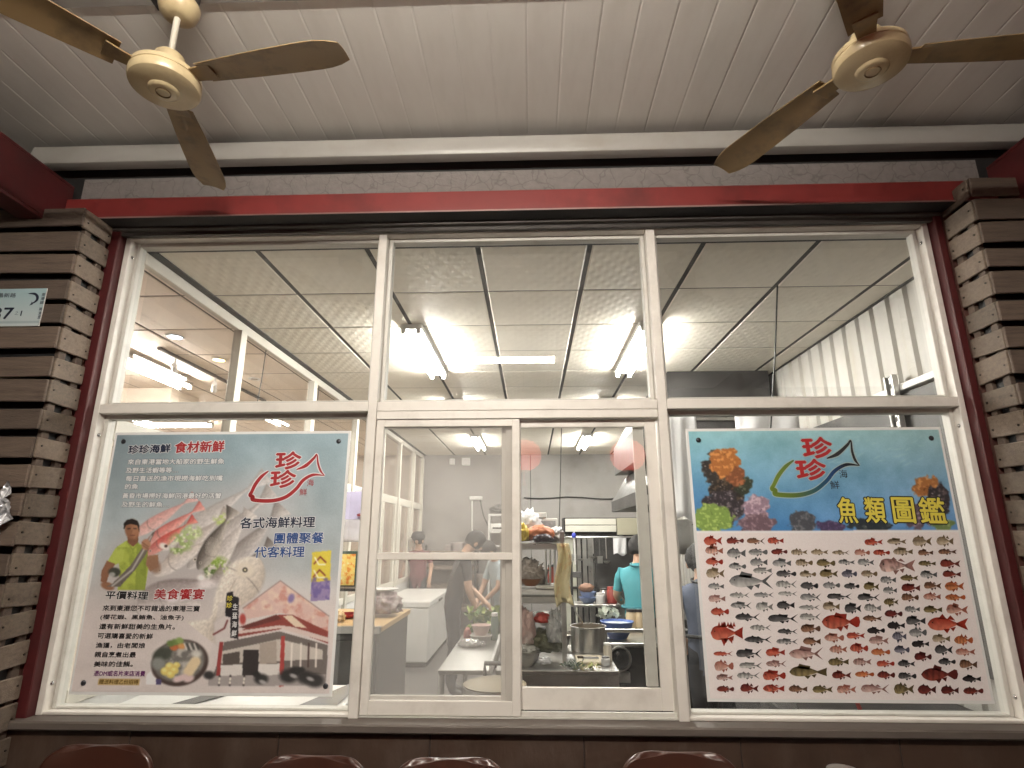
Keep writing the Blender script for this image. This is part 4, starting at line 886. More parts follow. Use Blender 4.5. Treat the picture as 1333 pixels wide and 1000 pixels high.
def coral(cx, cy, rx, ry, cols, seed, thr=.36, sc=3.2):
    m = np.clip((1.08-np.hypot((cv.X-cx)/rx, (cv.P-cy)/ry)+1.0*(fn_(cv, 7, seed)-.47))*9, 0, 1)*HM
    cv.blend(m, cols[0]); t = fn_(cv, sc, seed+3, 3)
    cv.blend(m*np.clip((t-.48)*9, 0, 1)*.9, cols[1])
    if len(cols) > 2: cv.blend(m*np.clip((fn_(cv, sc*.7, seed+9, 2)-.58)*14, 0, 1), cols[2])
for a in ((930, 612, 14, 22, ((40, 38, 36), (88, 84, 76), (196, 190, 178)), 11), (947, 640, 22, 30, ((36, 32, 30), (84, 72, 56), (170, 160, 150)), 12), (942, 660, 26, 22, ((44, 40, 44), (110, 102, 106), (205, 200, 204)), 13), (968, 632, 12, 12, ((42, 48, 38), (92, 100, 78), (176, 176, 158)), 14), (945, 603, 20, 19, ((150, 92, 46), (196, 136, 78), (96, 54, 28)), 15), (958, 622, 12, 12, ((110, 66, 42), (160, 100, 66)), 16), (928, 676, 26, 18, ((110, 136, 66), (160, 182, 100), (70, 96, 42)), 17), (984, 660, 17, 16, ((132, 110, 124), (186, 164, 174), (84, 66, 80)), 18), (986, 682, 24, 12, ((96, 76, 84), (140, 116, 124), (60, 46, 54)), 19), (1045, 680, 17, 14, ((64, 66, 72), (104, 104, 108), (150, 146, 150)), 20), (1080, 686, 18, 8, ((60, 50, 78), (96, 78, 110)), 22), (1132, 684, 24, 9, ((40, 46, 52), (72, 80, 80), (140, 140, 130)), 23), (1206, 633, 17, 14, ((140, 90, 50), (186, 132, 80), (96, 58, 34)), 24), (1222, 655, 14, 24, ((40, 36, 40), (90, 78, 80), (160, 150, 150)), 25), (1196, 672, 18, 16, ((84, 70, 80), (150, 130, 142), (48, 40, 48)), 26), (1228, 684, 14, 7, ((96, 116, 70), (140, 156, 100)), 27)):
    coral(*a)
for k in range(26):
    x, y = random.uniform(1085, 1215), random.uniform(568, 606); cv.ell(x, y, random.uniform(3, 7), 1.2, (150, 186, 188), random.uniform(-40, 0), .5, .35)
cv.blend((np.abs(cv.P-(692+(cv.X-1100)*-.003)) < 1.2).astype(float)*.8, (214, 212, 214))
cv.build('printed_picture', M_print, pR, 1.38, .04)
# fish pictures, each its own little print
def fishcol(n):
    return dict(r=((150, 46, 32), (196, 110, 88)), d=((92, 34, 30), (140, 66, 54)), s=((160, 96, 80), (206, 170, 156)), g=((96, 98, 100), (190, 188, 186)), v=((128, 128, 126), (206, 204, 200)), k=((38, 38, 42), (110, 108, 108)), t=((120, 102, 76), (196, 180, 158)), o=((86, 74, 46), (150, 134, 94)), b=((92, 62, 46), (160, 120, 96)), u=((84, 84, 100), (150, 148, 160)), x=((26, 24, 28), (64, 56, 56)), a=((168, 84, 44), (204, 140, 96)), p=((150, 110, 104), (208, 180, 172)), w=((74, 26, 26), (120, 52, 46)))[n]
FY = Yt
def fish(cx, cy, ln, cn, kind=0, hgt=None):
    c1, c2 = fishcol(cn); c1 = [s2l(v)*1.05 for v in c1]; c2 = [s2l(v)*1.1 for v in c2]
    h = (hgt if hgt else (.36, .27, .44, .5)[kind])*ln
    rs = random.Random(int(cx*7+cy*13)); h *= rs.uniform(.78, 1.24)
    n = 14; top, bot = [], []; pk = rs.uniform(.58, .86); bl = rs.uniform(.40, .52); st = rs.choice((0, 0, 0, 1, 2, 3)); ped = rs.uniform(.10, .2)
    for i in range(n+1):
        t = i/n; w = (math.sin(math.pi*min(1, t*.97+.02)**pk)**.85)*(1-t*.25)
        if i == 0: w = .05
        if t > .86: w = max(w, ped)
        top.append((-.5+t*.76, -w*(1-bl))); bot.append((-.5+t*.76, w*bl))
    vs, cs, fs = [], [], []
    for i, ((x, y1), (_, y2)) in enumerate(zip(top, bot)):
        for q in (0, .2, .45, .7, 1):
            y = y1+(y2-y1)*q; vs.append((x, y)); k = (q**1.2); j = rs.uniform(.72, 1.18)
            if st == 1 and i % 3 == 0: j *= .6
            if st == 2 and q == .45: j *= .62
            if st == 3 and rs.random() < .25: j *= .5
            if i < 4: j *= .86
            cs.append([min(.85, (a*(1-k)+b*k)*j) for a, b in zip(c1, c2)])
    for i in range(n):
        for k in range(4): a = i*5+k; fs.append((a, a+1, a+6, a+5))
    def fin(pts, c, k=.9):
        b0 = len(vs); vs.extend(pts); cs.extend([[v*k for v in c]]*len(pts)); fs.append(tuple(range(b0, b0+len(pts))))
    tl = rs.choice((0, 1, 2))
    if kind == 1: fin([(.24, -.05), (.5, -.62), (.33, 0.0), (.5, .58), (.24, .06)], c1, .7)
    elif tl == 0: fin([(.22, -.08), (.5, -.42), (.42, 0), (.5, .42), (.22, .09)], c1)
    elif tl == 1: fin([(.22, -.08), (.40, -.36), (.47, -.3), (.5, 0), (.47, .3), (.40, .36), (.22, .09)], c1)
    else: fin([(.22, -.08), (.47, -.38), (.455, 0), (.47, .38), (.22, .09)], c1, .8)
    d0, d1, dh = rs.uniform(-.32, -.18), rs.uniform(.02, .2), rs.uniform(.58, .76)
    yq = lambda t: -(1-bl)*.62
    if rs.random() < .5: fin([(d0, -.34), (d0+.06, -dh), ((d0+d1)/2, -dh+.1), (d1, -.52), (d1-.02, -.2)], c1, .72)
    else: fin([(d0, -.36), (d0+.1, -dh), (d0+.2, -.36)], c1, .72); fin([(d0+.22, -.34), (d0+.3, -dh+.1), (d0+.42, -.24)], c1, .72)
    fin([(-.12, .34), (rs.uniform(-.06, .02), .64), (.06, .3)], c1, .8); fin([(.06, .28), (rs.uniform(.12, .18), .52), (.2, .18)], c1, .75)
    if kind == 3:
        for k in range(6): fin([(-.3+k*.09, -.4), (-.25+k*.09, -.72), (-.2+k*.09, -.4)], c1)
        fin([(-.2, .35), (-.1, .85), (.0, .4)], c1); fin([(.0, .3), (.15, .7), (.15, .3)], c1)
    b0 = len(vs); ex, ey = -.38, -.1
    for k in range(6): vs.append((ex+.018*math.cos(k*R(60)), ey+.05*math.sin(k*R(60)))); cs.append([.01, .01, .01])
    eye = tuple(range(b0, b0+6))
    P0 = [aty(cx+x*ln, cy+y*h, FY-(.0004 if i >= b0 else 0)) for i, (x, y) in enumerate(vs)]
    m = MB(); m.add(P0, fs+[eye]); o = m.build('printed_fish', M_fish, pR)
    at = o.data.color_attributes.new('Col', 'FLOAT_COLOR', 'POINT')
    at.data.foreach_set('color', np.array([[*c, 1] for c in cs], dtype=np.float32).ravel())
M_fish = vcol('fish print', .45)
F7 = '''117 100 100 r2 238 100 95 d0 350 102 100 b1 458 100 90 r0 125 155 100 s0 245 168 105 g2 362 162 105 g2 477 160 90 d0 585 162 90 t0 695 162 95 t0 810 165 95 t1 125 215 95 r0 250 240 95 g2 367 217 98 g0 492 222 105 g0 612 220 95 t2 730 222 103 o0 130 278 100 t2 387 262 105 v0 515 280 110 k0 632 282 90 t2 745 280 100 o0 325 320 240 g1 135 348 90 g2 515 337 115 v1 640 345 98 k0 760 342 95 g2 140 415 95 p2 262 396 110 v1 393 394 110 g1 522 388 105 v1 647 408 115 g1 803 403 135 k1 155 485 100 r0 270 452 115 g1 397 459 95 v2 513 450 100 k2 640 462 115 v1 760 458 95 t2 195 600 180 r3 305 515 135 k1 497 523 165 k1 645 513 115 v1 375 572 115 v1 522 593 110 k1 647 577 108 b0 362 637 150 k1 520 648 118 g1 655 647 100 b2 775 627 108 s0 172 713 105 r1 312 713 140 k1 457 706 108 r0 622 713 185 p1 797 690 97 s0 177 780 105 s2 322 778 125 v1 460 768 112 p1 800 757 115 o0 180 843 90 p2 310 832 125 v1 450 832 125 r0 637 812 210 o0 815 830 105 d0 185 905 95 d0 315 902 100 d2 448 902 120 r0 580 905 105 b0 712 907 110 o0'''.split()
F8 = '''197 107 100 r0 322 105 105 t0 460 103 105 t2 585 103 95 t2 135 165 85 s2 240 165 92 r0 358 160 110 t0 480 165 85 b2 597 160 100 b0 50 217 90 g0 155 218 90 g0 325 235 195 p0 488 224 98 o0 612 225 110 d2 65 280 85 u2 173 280 90 t2 277 313 88 g2 390 302 98 o0 497 284 95 g0 622 282 103 d2 78 347 85 k2 185 350 85 o2 287 370 78 g2 400 357 105 d0 517 345 95 b0 635 347 105 a2 170 408 122 k1 292 433 80 o3 395 408 95 b0 515 404 98 s2 640 407 112 a0 85 467 92 k2 193 465 95 v0 305 497 98 w2 408 472 85 g2 520 474 105 o0 650 475 118 s2 20 540 208 r2 190 522 105 b0 320 560 100 x2 427 535 110 k0 600 552 220 r2 210 587 98 x2 437 598 98 g2 337 620 80 u3 565 632 100 t0 685 640 103 a2 100 615 100 r0 225 643 108 p0 452 660 98 x0 695 703 108 s2 118 684 100 r2 235 704 105 a0 350 692 85 u2 577 692 98 k2 135 757 100 p2 262 767 98 r0 375 768 95 k0 465 730 95 w2 595 757 95 k2 712 772 100 b2 148 825 105 a0 265 829 98 d0 380 835 100 k2 555 825 200 d2 730 850 105 x0 50 907 105 s2 205 905 155 p1 362 905 110 o2 487 908 103 w2 612 912 100 w2 738 915 110 d0'''.split()
for ox, FF in ((900, F7), (1090, F8)):
    for i in range(0, len(FF), 4):
        x, y, l_, c_ = float(FF[i]), float(FF[i+1]), float(FF[i+2]), FF[i+3]
        fish(ox+x*.24, 680+y*.24, l_*.24, c_[0], int(c_[1]))
def grad_mat(name, x0, x1, stops):
    m = mat(name, (.1, .1, .1), .5, var=0); nt = m.node_tree; N = nt.nodes; L = nt.links
    geo = N.new('ShaderNodeNewGeometry'); sx = N.new('ShaderNodeSeparateXYZ'); L.new(geo.outputs['Position'], sx.inputs[0])
    mr = N.new('ShaderNodeMapRange'); mr.inputs['From Min'].default_value = x0; mr.inputs['From Max'].default_value = x1; L.new(sx.outputs['X'], mr.inputs['Value'])
    rp = N.new('ShaderNodeValToRGB'); L.new(mr.outputs[0], rp.inputs[0]); e = rp.color_ramp.elements
    e[0].position, e[0].color = stops[0][0], (*stops[0][1], 1); e[1].position, e[1].color = stops[-1][0], (*stops[-1][1], 1)
    for p, c in stops[1:-1]: k = e.new(p); k.color = (*c, 1)
    L.new(rp.outputs[0], N['Principled BSDF'].inputs['Base Color']); return m
xa, xb = aty(1004, 620, Yp).x, aty(1110, 620, Yp).x
IGrad = grad_mat('logo gradient ink', xa, xb, ((0, (.16, .24, .03)), (.25, (.10, .16, .03)), (.55, (.02, .09, .12)), (.75, (.01, .05, .16)), (.92, (.008, .012, .02)), (1, (.006, .006, .008))))
IR2 = mat('print bright red', (0.40, 0.022, 0.025), .5, var=.02)
IWs = mat('print pale teal', (0.36, 0.47, 0.48), .5, var=.02)
logo(pR, 995, 547, 1.16, IGrad, IBk, IR2, IBk, IWs, Yt)
for ch, x0_, x1_ in zip('魚類圖鑑', (1091, 1126, 1162, 1197), (1115, 1152, 1190, 1230)):
    lettering('title', ch, (x0_, 664), (x1_, 664.5), 32, IY, pR, Yt, .018, outline=IBk, ow=.04)
studs(pR, ((909, 573), (1212, 570.5)), Yp-.001)
# ================================================================== furniture and clutter in the kitchen
def plast(name, col, rough=.35): return mat(name, col, rough, var=.08, scale=8)
M_bagc = glass('clear plastic bag', tint=(.9, .9, .9), haze=.16, smudge=.25, hazecol=(.8, .8, .8), ior=1.35)
M_bagw = mat('white plastic bag', (.72, .72, .73), .35, var=.05, bump=.6, bscale=25)
M_woodtop = mat('pale wood counter top', (.50, .34, .17), .4, var=.15, scale=6, stretch=(1, 6, 1))
M_cab = mat('dull grey cabinet', (.10, .097, .095), .5, var=.15, dirt=(.07, .065, .06), dirt_amt=.6)
# white display freezer just behind the window
wf = thing('display_freezer', 'long white freezer with grey lid strip under the left poster', 'freezer', (-1.5, .45, 0))
MB().box(-2.04, -.93, .16, .80, .0, .775, .012).build('body', M_white, wf)
MB().box(-2.045, -.925, .155, .805, .776, .80, .006).build('lid', M_white, wf)
b_ = MB(); b_.add([(-1.86, .17, .803), (-1.76, .17, .803), (-1.48, .79, .803), (-1.60, .79, .803)], [(0, 1, 2, 3)]); b_.add([(-1.86, .17, .806), (-1.76, .17, .806), (-1.48, .79, .806), (-1.60, .79, .806)], [(0, 1, 2, 3)]); b_.build('lid_strip', M_cab, wf)
b_ = MB(); b_.add([(-1.20, .17, .806), (-.95, .17, .806), (-.95, .79, .806), (-1.02, .79, .806)], [(0, 1, 2, 3)]); b_.build('grey_lid_panel', mat('grey glass lid', (.25, .26, .27), .2), wf)
# serving counter at the partition
sc_ = thing('serving_counter', 'wood topped serving counter with dark front at the partition', 'counter', (-1.62, 2.7, 0))
MB().box(-2.03, -1.19, 2.15, 3.25, .86, .905, .006).build('wood_top', M_woodtop, sc_)
MB().box(-2.03, -1.19, 2.11, 2.148, .855, .91, .004).build('edge', M_steel, sc_)
MB().box(-2.02, -1.21, 2.17, 3.23, .0, .859, .004).build('cabinet', M_cab, sc_)
MB().box(-2.0, -1.62, 2.14, 2.169, .06, .80, .004).build('door', M_steeld, sc_)
MB().box(-1.61, -1.23, 2.145, 2.169, .06, .80, .004).build('door', M_cab, sc_)
# lit menu panel, tray shelf and jars on the counter
mp_ = thing('menu_panel', 'glowing yellow food picture in a dark green frame over the counter', 'menu panel', (-1.72, 2.75, 1.2))
a, c = aty(438, 762, 2.75), aty(460, 722, 2.75)
MB().box(a.x-.02, c.x+.05, 2.75, 2.79, a.z-.02, c.z+.03, .004).build('frame', mat('dark green frame', (.05, .08, .06), .4), mp_)
fc = Canvas(a.x, c.x+.025, a.z, c.z+.005, 2.745, 24, 30)
fc.C[:] = np.array((240, 200, 110))/255; q_ = fnoise(fc.gx*40, fc.gz*40, 5); fc.blend(np.clip((q_-.45)*5, 0, 1), (214, 120, 40)); fc.blend(np.clip((fnoise(fc.gx*60, fc.gz*60, 9)-.55)*6, 0, 1), (250, 236, 180))
fc.build('food_picture', vcol('menu print', .3), mp_, 1.1)
sh = thing('counter_shelf', 'dark metal tray shelf under the glowing menu panel', 'shelf', (-1.7, 2.7, .9))
a = aty(440, 766, 2.7); MB().box(a.x-.1, -1.5, 2.55, 2.85, a.z-.012, a.z+.012, .003).build('tray', M_steeld, sh)
for x in (a.x-.08, -1.52):
    for y in (2.57, 2.83): MB().tube([(x, y, .906), (x, y, a.z-.012)], .008, 6).build('leg', M_steel, sh)
def bowl(name, label, c, r, h, m, cat='bowl', group=None, inner=None):
    b_ = MB(); b_.lathe([(.001, 0), (r*.55, 0), (r*.8, h*.4), (r, h), (r*1.04, h), (r*1.04, h*1.03), (r*.97, h*1.03), (r*.76, h*.45), (r*.5, h*.1), (.001, h*.1)], c, 24)
    return b_.build(name, m, smooth='auto', label=label, cat=cat, group=group)
def jar(name, label, c, r, h, m, lid, cat='jar', group=None):
    t = thing(name, label, cat, c, 0, group)
    MB().lathe([(.001, 0), (r, 0), (r, h*.75), (r*.8, h*.84), (r*.8, h*.88), (.001, h*.88)], c, 18).build('body', m, t, smooth='auto')
    MB().lathe([(.001, h*.881), (r*.86, h*.881), (r*.86, h), (.001, h)], c, 18).build('lid', lid, t, smooth='auto')
    return t
def blobthing(name, label, c, rx, ry, rz, m, cat, amp=.25, freq=3, seed=1, group=None):
    return MB().blob(c, rx, ry, rz, amp*1.25, freq*1.35, 4, seed, flat=True).build(name, m, smooth=True, label=label, cat=cat, group=group)
def leaves(name, label, c, rx, ry, rz, n, size, cols, cat, seed=1, lin=False):
    rs = random.Random(seed); t = thing(name, label, cat, (c[0], c[1], c[2]-rz))
    ms = [mat('leaf %d %d %d' % tuple(int(v*999) for v in q), q, .5, var=.2) for q in cols]
    for mi, m in enumerate(ms):
        b_ = MB()
        for k in range(n//len(ms)):
            p = Vector((c[0]+rs.uniform(-1, 1)*rx, c[1]+rs.uniform(-1, 1)*ry, c[2]+rs.uniform(-1, .9)*rz)); d = Vector((rs.uniform(-1, 1), rs.uniform(-1, 1), rs.uniform(-.2, .9))).normalized()*size*rs.uniform(.6, 1.3)
            w = d.cross(Vector((rs.random(), rs.random(), rs.random()))).normalized()*size*(.12 if lin else .38)
            up = Vector((0, 0, size*.2))
            b_.add([p, p+d*.5+w+up*.4, p+d, p+d*.5-w+up*.4, p+d*.5-up*.2], [(0, 1, 4), (1, 2, 4), (2, 3, 4), (3, 0, 4)])
        b_.build('leaf_clump', m, t)
    return t
jar('food_jar', 'small pale jar with a green lid on the serving counter', (-1.74, 2.5, .907), .035, .13, plast('pale jar', (.5, .5, .45)), plast('green lid', (.1, .25, .12)))
bowl('red_plate', 'red plate with food on the serving counter', (-1.62, 2.6, .907), .11, .035, plast('red plastic', (.40, .04, .035)), 'plate')
blobthing('fried_food', 'pile of fried food on the serving counter', (-1.66, 2.36, .945), .10, .09, .06, mat('fried food', (.52, .36, .18), .6, var=.4, scale=30, bump=.8), 'food', .3, 5, 3)
bg1 = blobthing('produce_bag', 'clear plastic bag of purple and white produce at the counter end', (-1.33, 2.75, 1.0), .15, .15, .12, mat('mixed produce', (.30, .22, .22), .4, var=.6, scale=22, bump=.8, dirt=(.6, .56, .5), dirt_amt=.9, dscale=14), 'bag', .3, 3, 8)
MB().lathe([(.001, 0), (.14, .002), (.15, .012), (.001, .014)], (-1.36, 2.78, 1.12), 20).build('white_plate', M_white, smooth='auto', label='white plate lying on top of the produce bag', cat='plate')
blobthing('steam_cloth', 'white cloth bundle hanging over the serving counter', (-1.80, 3.4, 1.72), .17, .05, .34, mat('white cloth', (.66, .65, .68), .8, var=.06, bump=.5, bscale=12), 'cloth', .2, 2, 5)
MB().box(-2.04, -1.62, 3.05, 3.06, 1.75, 2.02, .002).build('notice_board', mat('lavender notice', (.50, .47, .66), .5, var=.15, scale=10), label='lavender notice sheet hanging at the partition above the counter', cat='notice')
blobthing('red_hat', 'small red hat hanging beside the lavender notice', (-1.63, 3.0, 1.79), .07, .05, .02, plast('red cloth', (.35, .03, .05)), 'hat', .2, 3, 2)
# chest freezer
cf = thing('chest_freezer', 'white chest freezer in the middle of the kitchen', 'freezer', (-1.65, 5.9, 0))
MB().box(-2.0, -1.32, 5.06, 6.85, .06, .70, .015).build('body', M_white, cf); MB().box(-2.01, -1.31, 5.05, 6.86, .702, .78, .012).build('lid', M_white, cf)
MB().box(-1.309, -1.29, 5.75, 6.0, .71, .74, .004).build('handle', M_cab, cf); MB().box(-1.98, -1.34, 5.08, 6.83, .0, .059, 0).build('plinth', M_dark, cf)
MB().box(-1.96, -1.72, 5.058, 5.062, .10, .20, 0).build('vent', M_cab, cf)
# stock shelves at the back
bs = thing('stock_rack', 'low brown rack of stacked trays against the back wall', 'rack', (-1.5, 8.0, 0))
for k, z in enumerate((.35, .7, 1.02, 1.28)): MB().box(-1.98, -.98, 7.75, 8.3, z, z+.05, .004).build('shelf_board', mat('brown board', (.20, .16, .13), .6, var=.25), bs)
for x in (-1.96, -1.0):
    for y in (7.77, 8.28): MB().box(x-.02, x+.02, y-.02, y+.02, .0, 1.42, .002).build('post', M_steeld, bs)
for k in range(9):
    z = (.40, .75, 1.07, 1.33)[k % 4]; x = -1.85+.1*(k*7 % 9); w = .16+.06*(k % 3)
    MB().box(x, x+w, 7.80, 8.1, z+.002, z+.10+.04*(k % 3), .006).build('storage_tray', mat('tray %d' % (k % 4), ((.36, .3, .26), (.22, .18, .16), (.48, .44, .40), (.30, .26, .25))[k % 4], .6, var=.2), label='%s tray on the %s board of the brown stock rack' % (('tan', 'dark brown', 'off white', 'grey brown', 'second tan', 'second dark brown', 'second off white', 'second grey brown', 'third tan')[k], ('lowest', 'second', 'third', 'top')[k % 4]), cat='tray', group='trays on the stock rack')
wr_ = thing('white_shelf', 'white shelf unit with a printer like box near the back wall', 'shelf', (-.72, 7.9, 1.2))
a, c = aty(636, 712, 7.9), aty(655, 668, 7.9)
for z in (a.z, a.z+.24, c.z-.05): MB().box(a.x, c.x+.1, 7.75, 8.1, z, z+.025, .003).build('shelf_board', M_white, wr_)
MB().box(a.x, a.x+.03, 7.75, 8.1, .0, c.z-.02, .003).build('side', M_white, wr_); MB().box(c.x+.1, c.x+.13, 7.75, 8.1, .0, c.z-.02, .003).build('side', M_white, wr_)
t = thing('desk_printer', 'white printer like machine on the white shelf', 'machine', (-.7, 7.9, a.z+.27)); MB().box(a.x+.04, c.x+.08, 7.74, 8.05, a.z+.268, a.z+.40, .01).build('body', M_white, t); MB().box(a.x+.08, a.x+.25, 7.734, 7.74, a.z+.31, a.z+.335, 0).build('slot', M_dark, t)
blobthing('dark_bundle', 'dark bundle on top of the white shelf', ((a.x+c.x)/2+.05, 7.9, c.z+.05), .16, .12, .09, M_cab, 'bundle', .3, 3, 4)
# steel prep counters behind the sashes
pc1 = thing('prep_table', 'stainless prep table behind the insect screen', 'table', (-.43, 1.75, 0))
MB().box(-.585, -.27, 1.17, 2.55, .775, .80, .004).build('top', M_steel, pc1)
MB().box(-.27, -.25, 1.17, 2.55, .775, .835, .003).build('upstand', M_white, pc1); MB().box(-.575, -.28, 1.19, 2.5, .25, .27, .003).build('under_shelf', M_steel, pc1)
for x in (-.565, -.285):
    for y in (1.2, 2.52): MB().tube([(x, y, .0), (x, y, .774)], .019, 10).build('leg', M_steel, pc1, smooth='auto')
pc2 = thing('prep_counter', 'stainless prep counter with deep front behind the clear sash', 'counter', (.15, 1.6, 0))
MB().box(-.23, .525, 1.175, 2.02, .775, .80, .004).build('top', M_steel, pc2); MB().box(-.225, .52, 1.18, 1.20, .60, .774, .003).build('apron', M_steel, pc2)
MB().box(-.22, .515, 1.23, 2.0, .1, .59, .003).build('cabinet', M_steeld, pc2); MB().box(-.22, .515, 1.21, 1.229, .1, .59, .002).build('door', M_cab, pc2)
# things on the prep table
leaves('leafy_greens', 'heap of leafy green vegetables on the prep table', (-.40, 2.42, .90), .13, .12, .09, 150, .075, ((.16, .24, .04), (.30, .36, .10), (.08, .15, .03)), 'vegetables', 4)
t = bowl('pink_bowl', 'pale pink bowl standing on the prep table', (-.40, 2.1, .855), .075, .07, plast('pale pink plastic', (.62, .46, .42)))
bowl('steel_bowl', 'upturned pale bowl under the pink bowl on the prep table', (-.40, 2.1, .802), .085, .05, plast('pale plastic', (.62, .58, .54)))
blobthing('foil_bundle', 'crumpled silver foil bundle on the prep table', (-.46, 1.93, .82), .085, .05, .028, mat('crumpled foil', (.75, .75, .74), .25, metal=.8, bump=1.0, bscale=40), 'foil', .5, 5, 6)
jar('tall_bottle', 'grey green bottle at the edge of the prep table', (-.302, 2.2, .802), .03, .2, plast('grey green bottle', (.14, .2, .17)), M_white, 'bottle')
blobthing('red_pack', 'red food pack between greens and foil', (-.515, 2.18, .845), .03, .03, .05, plast('dull red pack', (.30, .10, .08)), 'pack', .2, 3, 2)
ld = thing('pot_lid', 'large pale wooden pot lid with dark bar handle near the sash', 'lid', (-.20, .62, .80))
pz = aty(640, 884, .62).z
MB().lathe([(.001, 0), (.16, 0), (.165, .008), (.12, .022), (.001, .03)], (-.20, .62, pz-.03), 32).build('lid_disc', mat('pale wood lid', (.27, .22, .14), .5, var=.2, scale=5), ld, smooth='auto')
MB().tube([(-.26, .72, pz-.005), (-.26, .72, pz+.055), (-.10, .72, pz+.055), (-.10, .72, pz-.005)], .012, 8).build('bar_handle', M_steeld, ld)
st_ = thing('stock_pot', 'tall steel stock pot under the wooden lid', 'pot', (-.20, .62, 0)); MB().lathe([(.001, .4), (.155, .4), (.155, pz-.04), (.165, pz-.036), (.165, pz-.031), (.001, pz-.031)], (-.20, .62, 0), 32).build('wall', M_steel, st_, smooth='auto')
MB().lathe([(.001, 0), (.19, 0), (.19, .4), (.001, .4)], (-.20, .62, 0), 24).build('burner_stand', M_steeld, st_)
# wire rack on the right counter
rk = thing('steel_rack', 'stainless rack with two shelves full of kitchen clutter', 'rack', (.05, 1.5, 0))
for z0, z1 in ((1.505, 1.545), (1.165, 1.205)): MB().box(-.22, .222, 1.36, 1.80, z0, z1, .003).build('shelf', M_steel, rk)
for x in (-.2, .205):
    for y in (1.38, 1.78): MB().box(x-.016, x+.016, y-.016, y+.016, .801, 1.62, .002).build('post', M_steel, rk)
M_or = mat('orange netting', (.52, .17, .07), .5, var=.3, scale=26, bump=.6, bscale=40)
blobthing('orange_net_bag', 'orange net bag with dark band on top of the steel rack', (.055, 1.48, 1.60), .10, .09, .065, M_or, 'bag', .15, 2, 4)
blobthing('dark_pouch', 'dark purple pouch in front of the orange net bag', (.075, 1.385, 1.572), .065, .03, .035, mat('dark purple pouch', (.045, .03, .04), .4), 'pouch', .25, 3, 9)
blobthing('yellow_bag', 'yellow plastic bag at the left of the rack top', (-.075, 1.45, 1.60), .06, .07, .075, plast('yellow plastic', (.62, .45, .04)), 'bag', .25, 3, 5)
blobthing('white_bag', 'white plastic bag heaped on the rack top', (-.04, 1.62, 1.66), .10, .08, .11, M_bagw, 'bag', .35, 3, 7)
blobthing('paper_bundle', 'folded white paper bundle at the right of the rack top', (.175, 1.6, 1.60), .05, .1, .055, M_bagw, 'paper', .4, 2, 3)
t = thing('small_printer', 'small white box with grey front on the rack top', 'box', (.10, 1.7, 1.55)); MB().box(.02, .19, 1.68, 1.78, 1.547, 1.72, .006).build('body', M_white, t); MB().box(.035, .175, 1.674, 1.68, 1.58, 1.70, 0).build('grey_front', mat('grey speckled panel', (.3, .3, .31), .4, var=.5, scale=60), t)
MB().box(.01, .11, 1.66, 1.79, 1.722, 1.76, .004).build('paper_pack', M_white, label='white paper pack on the small white box', cat='pack')
# second shelf
blobthing('spoon_bundle', 'bundle of pale ladles and tongs on the middle shelf', (-.03, 1.5, 1.33), .11, .09, .10, mat('tool bundle', (.38, .33, .29), .4, var=.7, scale=26, bump=1.0, bscale=30), 'utensils', .5, 5, 3)
bowl('brown_bowl', 'brown wooden bowl on the middle shelf', (-.01, 1.42, 1.27), .07, .045, mat('brown wood', (.22, .09, .04), .5))
for k in range(4): MB().tube([(.09+.03*k, 1.44, 1.21), (.095+.03*k, 1.46, 1.5)], .008, 6).build('hanging_ladle', M_steel, label='steel ladle handle %s on the rack' % ('nearest the bowl', 'second from the bowl', 'third from the bowl', 'next to the towel')[k], cat='ladle', group='ladles on the rack')
MB().box(-.10, .18, 1.40, 1.60, 1.207, 1.25, .008).build('white_tray', M_white, label='white tray with papers on the middle shelf', cat='tray')
MB().box(.02, .19, 1.38, 1.55, 1.252, 1.275, .004).build('towel_stack', mat('pale towel', (.6, .58, .54), .85, bump=.5), label='folded pale towel on the white tray', cat='towel')
# towel hanging on the rack post
def towel_fn(u, v): return (.205+.075*(u-.5)*(1+.55*v)+.012*math.sin(v*7), 1.345-.02*math.sin(u*9+v*2)-.012*v, 1.545-.40*v+.03*math.sin(u*3.1)*(1 if v > .9 else 0))
MB().sheet(towel_fn, 14, 18).build('hanging_towel', mat('yellow orange towel', (.62, .54, .32), .85, var=.25, scale=6, bump=.4, bscale=60, dirt=(.55, .22, .08), dirt_amt=.9, dscale=9), smooth=True, label='yellow towel hanging from the rack post', cat='towel', solid=.004)
# counter stuff under the rack
blobthing('bag_of_shrimp', 'clear bag of pale pink seafood under the rack', (-.06, 1.45, .985), .075, .08, .14, mat('bagged seafood', (.55, .38, .34), .3, var=.5, scale=12, bump=.7, dirt=(.7, .68, .66), dirt_amt=.8, dscale=8), 'bag', .2, 3, 3)
blobthing('red_tub', 'red food tub wrapped in plastic under the rack', (.065, 1.45, 1.06), .055, .06, .04, plast('bright red tub', (.40, .045, .03)), 'tub', .12, 2, 2)
blobthing('clear_bag', 'shiny clear plastic bag hanging at the rack post', (.145, 1.42, .99), .05, .05, .12, mat('shiny clear bag', (.45, .45, .44), .15, var=.6, scale=9, bump=1.0, bscale=16), 'bag', .45, 4, 6)
blobthing('brown_vegetables', 'heap of brown and green vegetables under the rack', (.07, 1.5, .90), .12, .09, .08, mat('brown greens', (.12, .12, .07), .6, var=.6, scale=20, bump=.8), 'vegetables', .4, 5, 9)
bowl('basin', 'steel basin under wrapped food at the counter edge', (-.04, 1.32, .802), .085, .075, M_steel)
blobthing('wrapped_food', 'food wrapped in clear film in the steel basin', (-.04, 1.32, .885), .07, .07, .035, mat('film wrap', (.34, .33, .30), .12, var=.6, scale=14, bump=1.0, bscale=18), 'food', .3, 4, 12)
